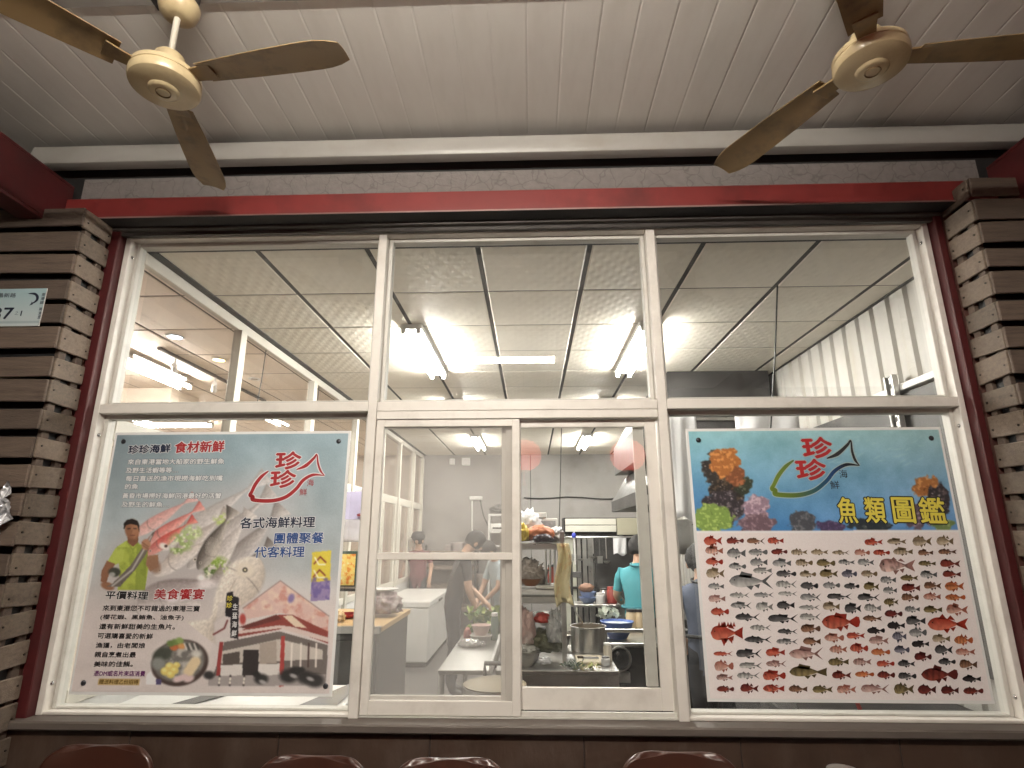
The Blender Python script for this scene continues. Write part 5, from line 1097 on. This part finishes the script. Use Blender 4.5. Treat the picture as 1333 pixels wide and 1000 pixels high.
blobthing('white_cloth', 'small white cloth beside the steel basin', (.065, 1.30, .83), .045, .03, .025, M_bagw, 'cloth', .4, 4, 2)
leaves('vegetable_scraps', 'pale vegetable scraps lying on the front of the counter', (.335, 1.22, .812), .065, .03, .014, 60, .05, ((.62, .56, .36), (.70, .62, .48), (.42, .46, .2)), 'vegetables', 7, True)
leaves('chopped_scallions', 'grey green chopped leaves at the foot of the rack', (.245, 1.22, .815), .05, .03, .016, 60, .045, ((.22, .28, .22), (.5, .52, .48), (.1, .14, .1)), 'vegetables', 9, True)
MB().box(.215, .26, 1.3, 1.42, .801, .85, .008).build('paper_wrapper', M_bagw, label='white paper wrapper behind the chopped leaves', cat='wrapper')
def pot(name, label, c, r, h):
    t = thing(name, label, 'pot', c)
    MB().lathe([(.001, 0), (r, 0), (r, h), (r*1.06, h+.003), (r*1.06, h+.008), (r*.97, h+.008), (r*.96, .01), (.001, .01)], c, 36).build('wall', M_steel, t, smooth='auto')
    MB().lathe([(.001, h*.8), (r*.955, h*.8), (r*.955, h*.81), (.001, h*.81)], c, 24).build('broth', mat('brown broth', (.16, .11, .06), .15), t)
    MB().tube([(c[0]-r, c[1]-.04, c[2]+h*.75), (c[0]-r-.04, c[1]-.04, c[2]+h*.75), (c[0]-r-.04, c[1]+.04, c[2]+h*.75), (c[0]-r, c[1]+.04, c[2]+h*.75)], .007, 6).build('handle', M_steel, t)
    return t
pot('soup_pot', 'wide stainless soup pot at the back of the counter', (.40, 1.82, .802), .125, .155)
for k, (x, y, z, r_) in enumerate(((.20, 1.9, .802, .09), (.13, 2.3, .90, .12))): bowl('steel_bowl', ('steel mixing bowl left of the soup pot', 'larger steel bowl behind the soup pot')[k], (x, y, z), r_, .09, M_steel)
MB().tube([(.27, 1.5, 1.2), (.30, 1.7, 1.08), (.36, 1.78, .985)], .006, 6).build('ladle', M_steel, label='steel ladle leaning into the soup pot', cat='ladle')
# wok stove
sv = thing('wok_stove', 'black greasy wok stove with round blower on the right', 'stove', (.8, 2.3, 0))
MB().box(.54, 1.3, 1.95, 2.65, .0, .80, .006).build('body', mat('black grease steel', (.028, .027, .027), .35, metal=.4, dirt=(.09, .085, .08), dirt_amt=.5), sv)
MB().box(.53, 1.31, 1.93, 2.67, .801, .83, .005).build('top', M_steel, sv); MB().box(.53, 1.31, 1.935, 1.965, .90, .925, .003).build('rail', M_steel, sv)
for x in (.545, .92, 1.29): MB().tube([(x, 1.95, .83), (x, 1.95, .90)], .008, 6).build('rail_post', M_steel, sv)
c = aty(807, 858, 1.9); bl_ = MB()
bl_.lathe([(.072, .05), (.082, .05), (.086, 0), (.082, -.012), (.074, -.012)], (c.x, 1.9, c.z), 32, axis='y', ring=True); bo = bl_.build('blower_ring', M_steel, sv, smooth='auto')
MB().lathe([(.001, .03), (.071, .03), (.071, .04), (.001, .04)], (c.x, 1.9, c.z), 28, axis='y').build('blower_face', mat('black mesh', (.02, .02, .02), .6, var=.6, scale=80), bo)
MB().lathe([(.001, .02), (.022, .02), (.022, .03), (.001, .03)], (c.x, 1.9, c.z), 16, axis='y').build('blower_hub', M_steeld, bo)
MB().box(c.x-.03, c.x+.07, 1.9, 1.948, c.z-.16, c.z-.09, .004).build('blower_box', M_steel, sv)
for x in (.60, .80, 1.0): MB().lathe([(.001, 0), (.012, 0), (.014, -.02), (.001, -.022)], (x+.02, 1.948, .76), 12, axis='y').build('knob', M_chrome, sv)
M_blue = plast('blue plastic', (.10, .16, .42), .3)
c = aty(806, 838, 2.05); bowl('blue_basin', 'blue plastic basin on the wok stove', (c.x, 2.12, .832), .125, .12, M_blue)
MB().lathe([(.001, 0), (.118, 0), (.118, .004), (.001, .006)], (c.x, 2.12, .935), 24).build('basin_food', mat('pale soaked food', (.62, .66, .66), .3, var=.2, scale=20), smooth='auto', label='pale food soaking in the blue basin', cat='food')
leaves('white_vegetables', 'pale cut vegetables behind the blue basin', (c.x-.05, 2.3, .975), .07, .05, .04, 60, .05, ((.6, .62, .55), (.45, .5, .42)), 'vegetables', 11)
M_amber = plast('cream bottle', (.58, .46, .30))
for k, px in enumerate((822, 833)):
    p = aty(px, 822, 2.5); jar('sauce_bottle', ('cream sauce bottle with dark lid behind the blue basin', 'cream sauce bottle half hidden by the sash')[k], (p.x, 2.5, .832), .042, .165, M_amber, plast('dark lid', (.06, .05, .05)), 'bottle', 'sauce bottles on the stove')
# back row: shelf, fridge, cooker hood behind
bk = thing('steel_shelf', 'steel shelf with bowls in the middle of the kitchen', 'shelf', (.75, 4.1, 0))
MB().box(.42, 1.25, 3.95, 4.3, .845, .87, .003).build('shelf', M_steel, bk); MB().box(.42, 1.25, 3.97, 4.3, .3, .32, .003).build('shelf', M_steel, bk)
for x in (.45, .72, 1.22):
    for y in (3.98, 4.27): MB().tube([(x, y, 0), (x, y, 1.3 if y > 4.2 else .845)], .016, 8).build('post', M_steeld, bk)
M_bl2 = plast('light blue plastic', (.26, .33, .52), .3)
for k, z in enumerate((.872, .93)): bowl('blue_tub', ('lower light blue tub on the steel shelf', 'upper light blue tub stacked on the steel shelf')[k], (.615, 4.1, z), .10-.01*k, .06, M_bl2, 'tub')
MB().blob((.60, 4.1, 1.03), .08, .07, .05, .3, 4, 3, 5).build('brown_food', mat('brown food', (.25, .13, .08), .6, var=.4), smooth=True, label='brown food heaped in the upper blue tub', cat='food')
jar('white_cup', 'white lidded cup beside the light blue tubs', (.745, 4.05, .872), .05, .11, M_white, M_white, 'cup')
jar('grey_canister', 'grey canister on the steel shelf beside the red jar', (.80, 4.15, .872), .05, .15, M_steel, M_steeld, 'canister')
jar('red_jar', 'red jar with red lid on the steel shelf', (.88, 4.1, .872), .055, .17, plast('dark red plastic', (.28, .045, .035)), plast('red lid', (.36, .05, .04)))
fr = thing('steel_fridge', 'tall grey steel cabinets with dark door gaps at the kitchen back', 'cabinet', (.95, 5.9, 0))
for (x0, x1, m) in ((.44, .60, mat('cream panel', (.50, .50, .42), .4)), (.615, .665, M_steel), (.69, .745, M_steel), (.765, .83, M_steel), (.85, 1.45, M_steeld)): MB().box(x0, x1, 5.5, 6.1, .02, 1.56, .004).build('door_panel', m, fr)
MB().box(.44, 1.45, 5.52, 6.1, .0, 1.55, 0).build('carcass', M_dark, fr); MB().box(.44, 1.3, 5.46, 5.5, .90, .93, .003).build('cross_rail', M_steeld, fr)
M_pol = mat('hood strip with painted sheen', (.72, .70, .62), .3, metal=.2, var=.08)  # pale colour stands in for bright reflections on the steel
hb = thing('back_hood', 'long polished steel hood above the back cabinets', 'hood', (.85, 5.6, 1.56))
MB().prism([(.44, 1.83), (1.50, 1.83), (1.50, 1.575), (.44, 1.575)], 5.46, 5.95).build('hood_body', M_dark, hb)
MB().box(.46, 1.15, 5.40, 5.455, 1.735, 1.815, .004).build('hood_strip', M_pol, hb); MB().box(.46, 1.15, 5.38, 5.455, 1.64, 1.725, .004).build('hood_strip', M_pol, hb)
MB().box(1.16, 1.48, 5.40, 5.455, 1.60, 1.82, .004).build('hood_end', mat('cream hood end', (.48, .45, .34), .4), hb)
ribbon([(800, 699.5), (815, 699.5)], [.6, .6], 5.3)
def cloth(px0, py0, px1, py1, Y, name, label, m, cat, wob=.012, tri=0):
    a = aty(px0, py0, Y); c = aty(px1, py0, Y); d = aty((px0+px1)/2, py1, Y)
    return MB().sheet(lambda u, v: (a.x+(c.x-a.x)*(u+(.12*v*(.5-u) if tri else 0)), Y+wob*math.sin(u*11+v*2)*(.3+v), a.z+(d.z-a.z)*v+(.02*math.sin(u*7) if v > .95 else 0)), 12, 12).build(name, m, smooth=True, label=label, cat=cat, solid=.003)
cloth(798, 700, 815, 722, 5.2, 'white_rag', 'white rag hanging below the polished steel hood', M_bagw, 'rag')
MB().tube([(.3, 5.2, 1.575), (1.5, 5.2, 1.575)], .008, 6).build('hanging_rod', M_steel, label='thin steel rod carrying the white rag', cat='rod')
# blue white pen strip (hanging receipt strip) in front of the cream panel
MB().tube([aty(747, 692, 4.9), aty(749, 735, 4.9)], .012, 6).build('receipt_strip', M_white, label='narrow white strip hanging before the cream cabinet panel', cat='strip')
a = aty(747, 697, 4.85); MB().blob(a, .03, .02, .035, .1, 2, 2, 1).build('blue_clip', plast('bright blue plastic', (.05, .07, .5)), smooth=True, label='bright blue clip holding the white strip', cat='clip')
a = aty(751, 748, 4.8); MB().box(a.x-.05, a.x+.05, 4.78, 4.82, a.z-.035, a.z+.035, .005).build('wall_box', M_cab, label='small dark box on the cream cabinet panel', cat='box')
# pale sheets and steel post seen left of and above the fish chart
M_sheetw = mat('pale plastic sheet', (.66, .66, .67), .4, var=.05, bump=.4, bscale=9)
cloth(871, 536, 905, 676, 1.55, 'hanging_sheet', 'pale plastic sheet hanging between sash and fish chart', M_sheetw, 'sheet', .02)
cloth(955, 520, 1036, 572, 1.9, 'folded_sheet', 'pale folded plastic sheet above the fish chart', M_sheetw, 'sheet', .02)
cloth(1125, 543, 1160, 556, 1.5, 'paper_slip', 'small pale paper slip above the fish chart at the right', M_sheetw, 'paper', .005)
t = thing('hood_post', 'grey steel duct panel below the pale hanging sheet', 'panel', (1.15, 1.9, 1.4)); a, c = aty(872, 722, 2.0), aty(922, 676, 2.0); MB().box(a.x-.05, c.x+.2, 2.0, 2.14, a.z, c.z, .004).build('panel', M_steel, t)
MB().box(.95, 2.28, 2.75, 4.2, .0, .88, .004).build('range_block', M_steeld, label='dark steel cooking range behind the fish chart', cat='range')
# low items seen under the fish chart
sk = thing('steel_sink', 'dark steel sink bench under the fish chart', 'sink', (1.6, .7, 0))
MB().box(1.25, 2.2, .35, .98, .72, .75, .004).build('top', M_steeld, sk); MB().box(1.27, 2.18, .37, .96, .0, .719, .004).build('body', M_cab, sk)
MB().tube([aty(1112, 905, .33), aty(1128, 945, .33)], .010, 8).build('broomstick', plast('dull red handle', (.42, .08, .07)), label='dull red broomstick leaning under the fish chart', cat='broomstick')
b_ = MB(); b_.sheet(lambda u, v: (.98+.26*u+.03*math.sin(v*5), .30+.05*math.sin(u*8+v*3)+.1*v, .62+.26*v+.03*math.sin(u*13)), 16, 12); b_.build('plastic_wrap', M_bagc, smooth=True, label='crumpled clear plastic wrap under the fish chart', cat='plastic wrap')
# ------------------------------------------------------------------ outside: chairs and litter
M_chair = mat('brown red moulded plastic', (.046, .015, .009), .32, var=.1, scale=4, coat=.2)
def make_chair(label):
    t = thing('plastic_chair', label, 'chair', (0, 0, 0), 0, 'brown plastic chairs along the wall')
    def prof(u, v):         # back shell: u across -1..1, v up 0..1
        q = 1-(1-v)**2; z = .43+.40*q; rr = .075; w = .205+.008*math.sin(q*math.pi)
        e = max(0.0, z-(.83-rr))
        w = w-rr+math.sqrt(max(0.0, rr*rr-e*e))
        return (u*w, .19+.05*q+.022*(1-u*u), z+.006*(1-u*u)*q)
    def sh_(fn, name, nu, nv, th):
        b_ = MB(); b_.sheet(fn, nu, nv); o = b_.build(name, M_chair, t, smooth=True, local=True)
        md = o.modifiers.new('shell', 'SOLIDIFY'); md.thickness = th; md.offset = 0; sb_ = o.modifiers.new('round', 'SUBSURF'); sb_.levels = 1; sb_.render_levels = 1
        return o
    sh_(lambda u, v: prof(u*2-1, v), 'backrest', 20, 15, .022)
    sh_(lambda u, v: ((u*2-1)*(.19+.02*v), -.22+.42*v, .44-.012*(1-(u*2-1)**2)-.01*v), 'seat', 10, 10, .02)
    for x in (-.18, .18):
        for y in (-.2, .19): MB().tube([(x, y, .44), (x*1.15, y*1.15, .0)], [.02, .016], 8).build('leg', M_chair, t, smooth='auto', local=True)
    return t
ch0 = make_chair('brown red plastic chair at the left, below the large advertising poster')
spots = ((137, 966, .02, None), (408, 980, -.03, 'brown red plastic chair below the window, second from the left'), (590, 983, .04, 'brown red plastic chair below the insect screen sash'), (880, 975, -.02, 'brown red plastic chair below the clear sash and fish chart'))
for k, (px, py, rz, lab) in enumerate(spots):
    o = ch0 if k == 0 else copy_tree(ch0)
    if lab: o['label'] = lab
    Yc = -.34; p = aty(px, py, Yc+.0)
    o.location = (p.x, Yc-.255, p.z-.848); o.rotation_euler = (0, 0, rz)
for o in [o for o in COL.objects if o.name.startswith('plastic_chair')]:
    pass
stl = thing('table_flask', 'silver lidded flask top at the bottom edge, right of the chairs', 'flask', (1.0, -.4, 0)); p = aty(1097, 998, -.4)
MB().lathe([(.001, .5), (.055, .5), (.06, p.z-.03), (.05, p.z-.008), (.02, p.z), (.001, p.z)], (p.x, -.4, 0), 24).build('body', M_steel, stl, smooth='auto')
MB().lathe([(.001, 0), (.17, 0), (.17, .48), (.16, .5), (.001, .5)], (p.x, -.4, 0), 24).build('stool', M_chair, stl, smooth='auto')
p = aty(4, 662, -.30)
b_ = MB(); b_.sheet(lambda u, v: (p.x-.10+.11*u+.02*math.sin(v*9+u*4), -.262-.03*abs(math.sin(u*7+v*11))-.01*v, p.z+.085-.19*v+.03*math.sin(u*11)), 14, 16); b_.build('crumpled_bag', mat('crumpled silver bag', (.5, .5, .52), .25, metal=.3, bump=1.0, bscale=40), smooth=False, label='crumpled silver plastic bag tucked into the left pallet column', cat='bag')

# ================================================================== people
def ease(me): me.polygons.foreach_set('use_smooth', [True]*len(me.polygons))
def person(label, loc, rz, joints, edges, rad, cats, cols, hair, lean_name=None, cap=None, apron=None):
    t = thing('person', label, 'person', loc, rz)
    names = list(joints); idx = {n: i for i, n in enumerate(names)}
    me = bpy.data.meshes.new('body'); me.from_pydata([joints[n] for n in names], [(idx[a], idx[b]) for a, b in edges], [])
    o = bpy.data.objects.new('body', me); COL.objects.link(o)
    md = o.modifiers.new('skin', 'SKIN'); md.use_smooth_shade = True
    for n in names:
        r_ = rad[n]; r_ = r_ if isinstance(r_, tuple) else (r_, r_); me.skin_vertices[0].data[idx[n]].radius = r_
    me.skin_vertices[0].data[idx['pelvis']].use_root = True
    sd = o.modifiers.new('sub', 'SUBSURF'); sd.levels = 2; sd.render_levels = 2
    dg = bpy.context.evaluated_depsgraph_get(); nm = bpy.data.meshes.new_from_object(o.evaluated_get(dg))
    bpy.data.objects.remove(o); bpy.data.meshes.remove(me)
    nm.name = 'body'; nm.materials.clear()
    cl = list(cols); 
    for c in cl: nm.materials.append(cols[c])
    segs = [(Vector(joints[a]), Vector(joints[b]), cats.get((a, b), cats.get(b, 'shirt')), max(rad[b]) if isinstance(rad[b], tuple) else rad[b]) for a, b in edges]
    for f in nm.polygons:
        c = Vector(f.center); best = None
        for a, b, k, r_ in segs:
            d = b-a; u = max(0, min(1, (c-a).dot(d)/max(d.length_squared, 1e-9))); q = (c-(a+d*u)).length/r_
            if best is None or q < best[0]: best = (q, k)
        f.material_index = cl.index(best[1])
    sv_ = {i for f in nm.polygons if cl[f.material_index] in ('shirt', 'pants') for i in f.vertices}
    for i in sv_:                       # creases in the cloth
        v = nm.vertices[i]; p_ = Vector((v.co.x*9+v.co.z*4, v.co.y*9, v.co.z*15+loc[0]*7))
        v.co = v.co+v.normal*(.011*mnoise.noise(p_)+.006*mnoise.noise(p_*2.3)-.001)
    ease(nm); b = bpy.data.objects.new('body', nm); COL.objects.link(b); b.parent = t
    hc = Vector(joints['head']); hr = .098
    hb_ = MB(); hb_.blob((0, 0, 0), hr*1.02, hr*1.17, hr*1.24, .05, 4, 3, 3)
    tilt = (Vector(joints['crown'])-hc).normalized(); rot = Vector((0, 0, 1)).rotation_difference(tilt)
    fwd = Vector((0, 1, 0))
    vs = []
    for v in hb_.v:
        v = Vector(v)
        front = v.y/(hr*1.17); lim = -.045+.10*max(0, front)+.0
        if v.z < lim and front > -.1: v = v*.80
        elif v.z < -.075: v = v*.8
        vs.append(hc+rot@(v+Vector((0, -.006, .018))))
    hb_.v = [tuple(v) for v in vs]; hb_.build('hair', hair, t, smooth=True, local=True)
    for s in (-1, 1):
        e = MB(); e.blob((0, 0, 0), .012, .022, .032, .1, 2, 2, 1); e.v = [tuple(hc+rot@(Vector(v)+Vector((s*.083, .0, -.012)))) for v in e.v]; e.build('ear', cols['skin'], t, smooth=True, local=True)
        e = MB(); e.blob((0, 0, 0), .012, .006, .007, 0, 1, 2, 1); e.v = [tuple(hc+rot@(Vector(v)+Vector((s*.034, .083, -.004)))) for v in e.v]; e.build('eye', M_black, t, smooth=True, local=True)
    if apron:
        nk = Vector(joints['neckbase']); wz = Vector(joints['waist'])
        MB().tube([nk+Vector((.075*math.cos(a_), .075*math.sin(a_)-.005, .02+.012*math.sin(a_))) for a_ in np.linspace(0, 2*math.pi, 17)], .009, 6).build('apron_strap', apron, t, smooth=True, local=True)
        MB().tube([wz+Vector((.165*math.cos(a_), .128*math.sin(a_), -.03)) for a_ in np.linspace(0, 2*math.pi, 25)], .013, 6).build('apron_band', apron, t, smooth=True, local=True)
        for sx in (-.03, .035): MB().tube([wz+Vector((0, -.135, -.03)), wz+Vector((sx, -.15, -.10)), wz+Vector((sx*1.6, -.14, -.22))], [.012, .01, .008], 6).build('apron_tie', apron, t, smooth=True, local=True)
    if cap:
        c_ = MB(); c_.lathe([(.112, .0), (.116, .03), (.10, .085), (.06, .115), (.001, .12)], (0, 0, 0), 20, sy=1.12); c_.v = [tuple(hc+rot@(Vector(v)+Vector((0, 0, .03)))) for v in c_.v]
        ck = c_.build('cap', cap, t, smooth='auto', local=True)
        v_ = MB(); v_.lathe([(.001, 0), (.10, 0), (.10, .01), (.001, .012)], (0, .10, .035), 18, sy=.8); v_.v = [tuple(hc+rot@Vector(v)) for v in v_.v]; v_.build('cap_peak', cap, ck, smooth='auto', local=True)
    return t
def human(h=1.66, lean=0.0, ldrop=0.0, arms=None, headtilt=0.0, stance=.09):
    k = h/1.70; J = {}; L_ = R(lean); c, s = math.cos(L_), math.sin(L_)
    def T_(x, y, z): z0 = .95; return (x*k, (y*c+(z-z0)*s)*k, (z0+(z-z0)*c-y*s)*k)
    J['pelvis'] = T_(0, 0, .95); J['waist'] = T_(0, 0, 1.08); J['chest'] = T_(0, 0, 1.28); J['neckbase'] = T_(0, -.01, 1.42); J['neck'] = T_(0, .01, 1.49)
    nx, ny, nz = J['neck']; H = R(headtilt+lean); hc, hs = math.cos(H), math.sin(H)
    def Hd(y, z): return (0, ny+(y*hc+z*hs)*k, nz+(z*hc-y*hs)*k)
    J['head'] = Hd(.018, .105); J['crown'] = Hd(.005, .175); J['jaw'] = Hd(.06, .045); J['nose'] = Hd(.125, .095)
    E_ = [('pelvis', 'waist'), ('waist', 'chest'), ('chest', 'neckbase'), ('neckbase', 'neck'), ('neck', 'head'), ('head', 'crown'), ('head', 'jaw'), ('head', 'nose')]
    Rr = dict(pelvis=(.155*k, .115*k), waist=(.145*k, .11*k), chest=(.165*k, .115*k), neckbase=(.075*k, .065*k), neck=(.052*k, .052*k), head=(.082*k, .095*k), crown=(.06*k, .07*k), jaw=(.045*k, .04*k), nose=(.013*k, .013*k))
    Ct = dict(waist='shirt', chest='shirt', neckbase='shirt', neck='skin', head='skin', crown='skin', jaw='skin', nose='skin')
    for sd, sg in (('l', -1), ('r', 1)):
        a = (arms or {}).get(sd, ((.25, .03, 1.15), (.26, .16, .95)))
        J['sh'+sd] = T_(sg*.175, 0, 1.37); J['mid'+sd] = tuple((Vector(T_(sg*.21, .0, 1.28))+Vector(T_(sg*a[0][0], a[0][1], a[0][2])))*.5) if False else tuple(Vector(J['sh'+sd]).lerp(Vector(T_(sg*a[0][0], a[0][1], a[0][2])), .6))
        J['el'+sd] = T_(sg*a[0][0], a[0][1], a[0][2]); J['wr'+sd] = T_(sg*a[1][0], a[1][1], a[1][2])
        d = (Vector(J['wr'+sd])-Vector(J['el'+sd])).normalized(); J['pm'+sd] = tuple(Vector(J['wr'+sd])+d*.055)
        E_ += [('neckbase' if False else 'chest', 'sh'+sd), ('sh'+sd, 'mid'+sd), ('mid'+sd, 'el'+sd), ('el'+sd, 'wr'+sd), ('wr'+sd, 'pm'+sd)]
        Rr.update({'sh'+sd: .066*k, 'mid'+sd: .052*k, 'el'+sd: .040*k, 'wr'+sd: .027*k, 'pm'+sd: (.038*k, .018*k)})
        Ct.update({'sh'+sd: 'shirt', 'mid'+sd: 'shirt', 'el'+sd: 'skin', 'wr'+sd: 'skin', 'pm'+sd: 'skin'})
        side = d.cross(Vector((0, 0, 1))); side = side.normalized() if side.length > .01 else Vector((1, 0, 0)); cur = d.cross(side).normalized()
        for fi, (off, ln) in enumerate(((-.027, .062), (-.009, .072), (.009, .068), (.027, .054))):
            p0 = Vector(J['pm'+sd])+side*off+d*.012; n1_, n2_ = 'f%s%da' % (sd, fi), 'f%s%db' % (sd, fi)
            J[n1_] = tuple(p0+d*ln*.55+cur*.008); J[n2_] = tuple(p0+d*ln*.85+cur*.035)
            E_ += [('pm'+sd, n1_), (n1_, n2_)]; Rr.update({n1_: .0085*k, n2_: .0075*k}); Ct.update({n1_: 'skin', n2_: 'skin'})
        J['th'+sd] = tuple(Vector(J['wr'+sd])+d*.05-side*sg*.045); E_.append(('wr'+sd, 'th'+sd)); Rr['th'+sd] = .0095*k; Ct['th'+sd] = 'skin'
        J['hip'+sd] = (sg*stance*k, .0, .90*k); J['kn'+sd] = (sg*(stance+.01)*k, .03*k, .49*k); J['an'+sd] = (sg*(stance+.01)*k, 0, .085*k); J['toe'+sd] = (sg*(stance+.025)*k, .15*k, .04*k)
        E_ += [('pelvis', 'hip'+sd), ('hip'+sd, 'kn'+sd), ('kn'+sd, 'an'+sd), ('an'+sd, 'toe'+sd)]
        Rr.update({'hip'+sd: .088*k, 'kn'+sd: .058*k, 'an'+sd: .042*k, 'toe'+sd: .035*k}); Ct.update({'hip'+sd: 'pants', 'kn'+sd: 'pants', 'an'+sd: 'pants', 'toe'+sd: 'shoe'})
    return J, E_, Rr, Ct
SKIN = mat('skin', (.46, .28, .19), .5, var=.06); SKIN2 = mat('tan skin', (.38, .22, .15), .5, var=.06)
HAIR = mat('black hair', (.010, .009, .009), .75, var=.4, scale=40, bump=.5, bscale=80)
PANTS = mat('dark trousers', (.03, .032, .04), .7); SHOE = mat('black rubber boots', (.02, .02, .02), .4)
def cloth_mat(n, c): return mat(n, c, .8, var=.12, scale=6, bump=.5, bscale=14)
def wear(c): return dict(shirt=c, skin=SKIN, pants=PANTS, shoe=SHOE)
J = human(1.58, 6, arms=dict(l=((.24, .05, 1.14), (.15, .24, 1.02)), r=((.24, .05, 1.14), (.15, .24, 1.02))), headtilt=14)
p = aty(822, 735, 2.85); person('person in a turquoise shirt seen from behind at the stove', (p.x+.06, 2.85, 0), R(-18), J[0], J[1], J[2], J[3], wear(cloth_mat('turquoise shirt', (.07, .31, .36))), HAIR, apron=mat('teal cord', (.04, .2, .24), .7))
J = human(1.52, 7, arms=dict(l=((.24, .05, 1.14), (.16, .22, 1.0)), r=((.24, .05, 1.14), (.16, .22, 1.0))), headtilt=20)
p = aty(912, 760, 1.62); person('person in a slate blue shirt with a dark apron string, beside the fish chart', (p.x+.02, 1.62, 0), R(-8), J[0], J[1], J[2], J[3], wear(cloth_mat('slate blue shirt', (.105, .125, .18))), HAIR, apron=M_black)
J = human(1.68, 16, arms=dict(l=((.20, .16, 1.12), (.08, .36, 1.02)), r=((.22, .10, 1.10), (.14, .28, .90))), headtilt=24)
p = aty(597, 740, 3.75); person('person in a black t shirt bending over the prep table', (p.x-.06, 3.75, 0), R(-75), J[0], J[1], J[2], J[3], wear(cloth_mat('black shirt', (.022, .022, .025))), HAIR)
J = human(1.55, 14, arms=dict(l=((.22, .14, 1.12), (.10, .34, .98)), r=((.22, .14, 1.12), (.10, .34, .98))), headtilt=28)
p = aty(648, 745, 4.9); person('person in a pale grey blue shirt bending behind the black shirted one', (p.x+.06, 4.9, 0), R(120), J[0], J[1], J[2], J[3], wear(cloth_mat('pale blue shirt', (.36, .42, .45))), HAIR)
J = human(1.62, 4, headtilt=6)
p = aty(545, 735, 7.35); person('person in a dark red top and black cap at the far partition', (p.x, 7.35, 0), R(172), J[0], J[1], J[2], J[3], wear(cloth_mat('dark red top', (.16, .05, .06))), HAIR, cap=mat('black cap', (.02, .02, .022), .7))

# hanging utensils and small bottles in the kitchen
for k in range(6):
    x = .55+k*.085; lab = ('leftmost', 'second', 'third', 'fourth', 'fifth', 'rightmost')[k]
    t = thing('hanging_utensil', '%s utensil hanging on the rod before the grey cabinets' % lab, 'utensil', (x, 5.2, 1.3), 0, 'utensils on the back rod')
    MB().tube([(x, 5.2, 1.568), (x, 5.19, 1.36-.03*(k % 3))], .007, 6).build('handle', M_steel if k % 2 else M_cab, t)
    z = 1.33-.03*(k % 3)
    if k % 2: MB().lathe([(.001, -.03), (.03, -.022), (.045, 0), (.042, 0), (.028, -.018), (.001, -.024)], (x, 5.18, z), 14).build('scoop', M_steel, t, smooth='auto')
    else: MB().box(x-.035, x+.035, 5.185, 5.19, z-.06, z+.03, .004).build('blade', M_steel, t)
for k, (x, y, z, h, c, lab) in enumerate(((-.16, 1.42, 1.207, .17, (.4, .3, .05), 'yellow oil bottle on the middle rack shelf'), (-.19, 1.55, 1.207, .2, (.08, .04, .02), 'dark soy bottle on the middle rack shelf'), (.135, 1.62, 1.276, .12, (.5, .08, .05), 'small red spice jar on the middle rack shelf'), (.49, 1.45, .802, .11, (.55, .5, .42), 'cream condiment tub at the right end of the counter'), (.46, 1.33, .802, .05, (.6, .6, .6), 'white saucer cup at the right end of the counter'))):
    jar('condiment', lab, (x, y, z), .028, h, plast('condiment %d' % k, c), M_white if k % 2 else M_cab, 'jar')
MB().box(.28, .46, 1.34, 1.56, .802, .818, .004).build('cutting_board', mat('worn cutting board', (.5, .44, .33), .6, var=.2, scale=12), label='worn pale cutting board on the steel counter', cat='cutting board')
t = thing('cleaver', 'steel cleaver lying on the cutting board', 'knife', (.36, 1.44, .82)); MB().box(.33, .43, 1.42, 1.48, .819, .822, 0).build('blade', M_chrome, t); MB().box(.29, .33, 1.44, 1.46, .819, .832, .003).build('handle', M_wood_shade, t)
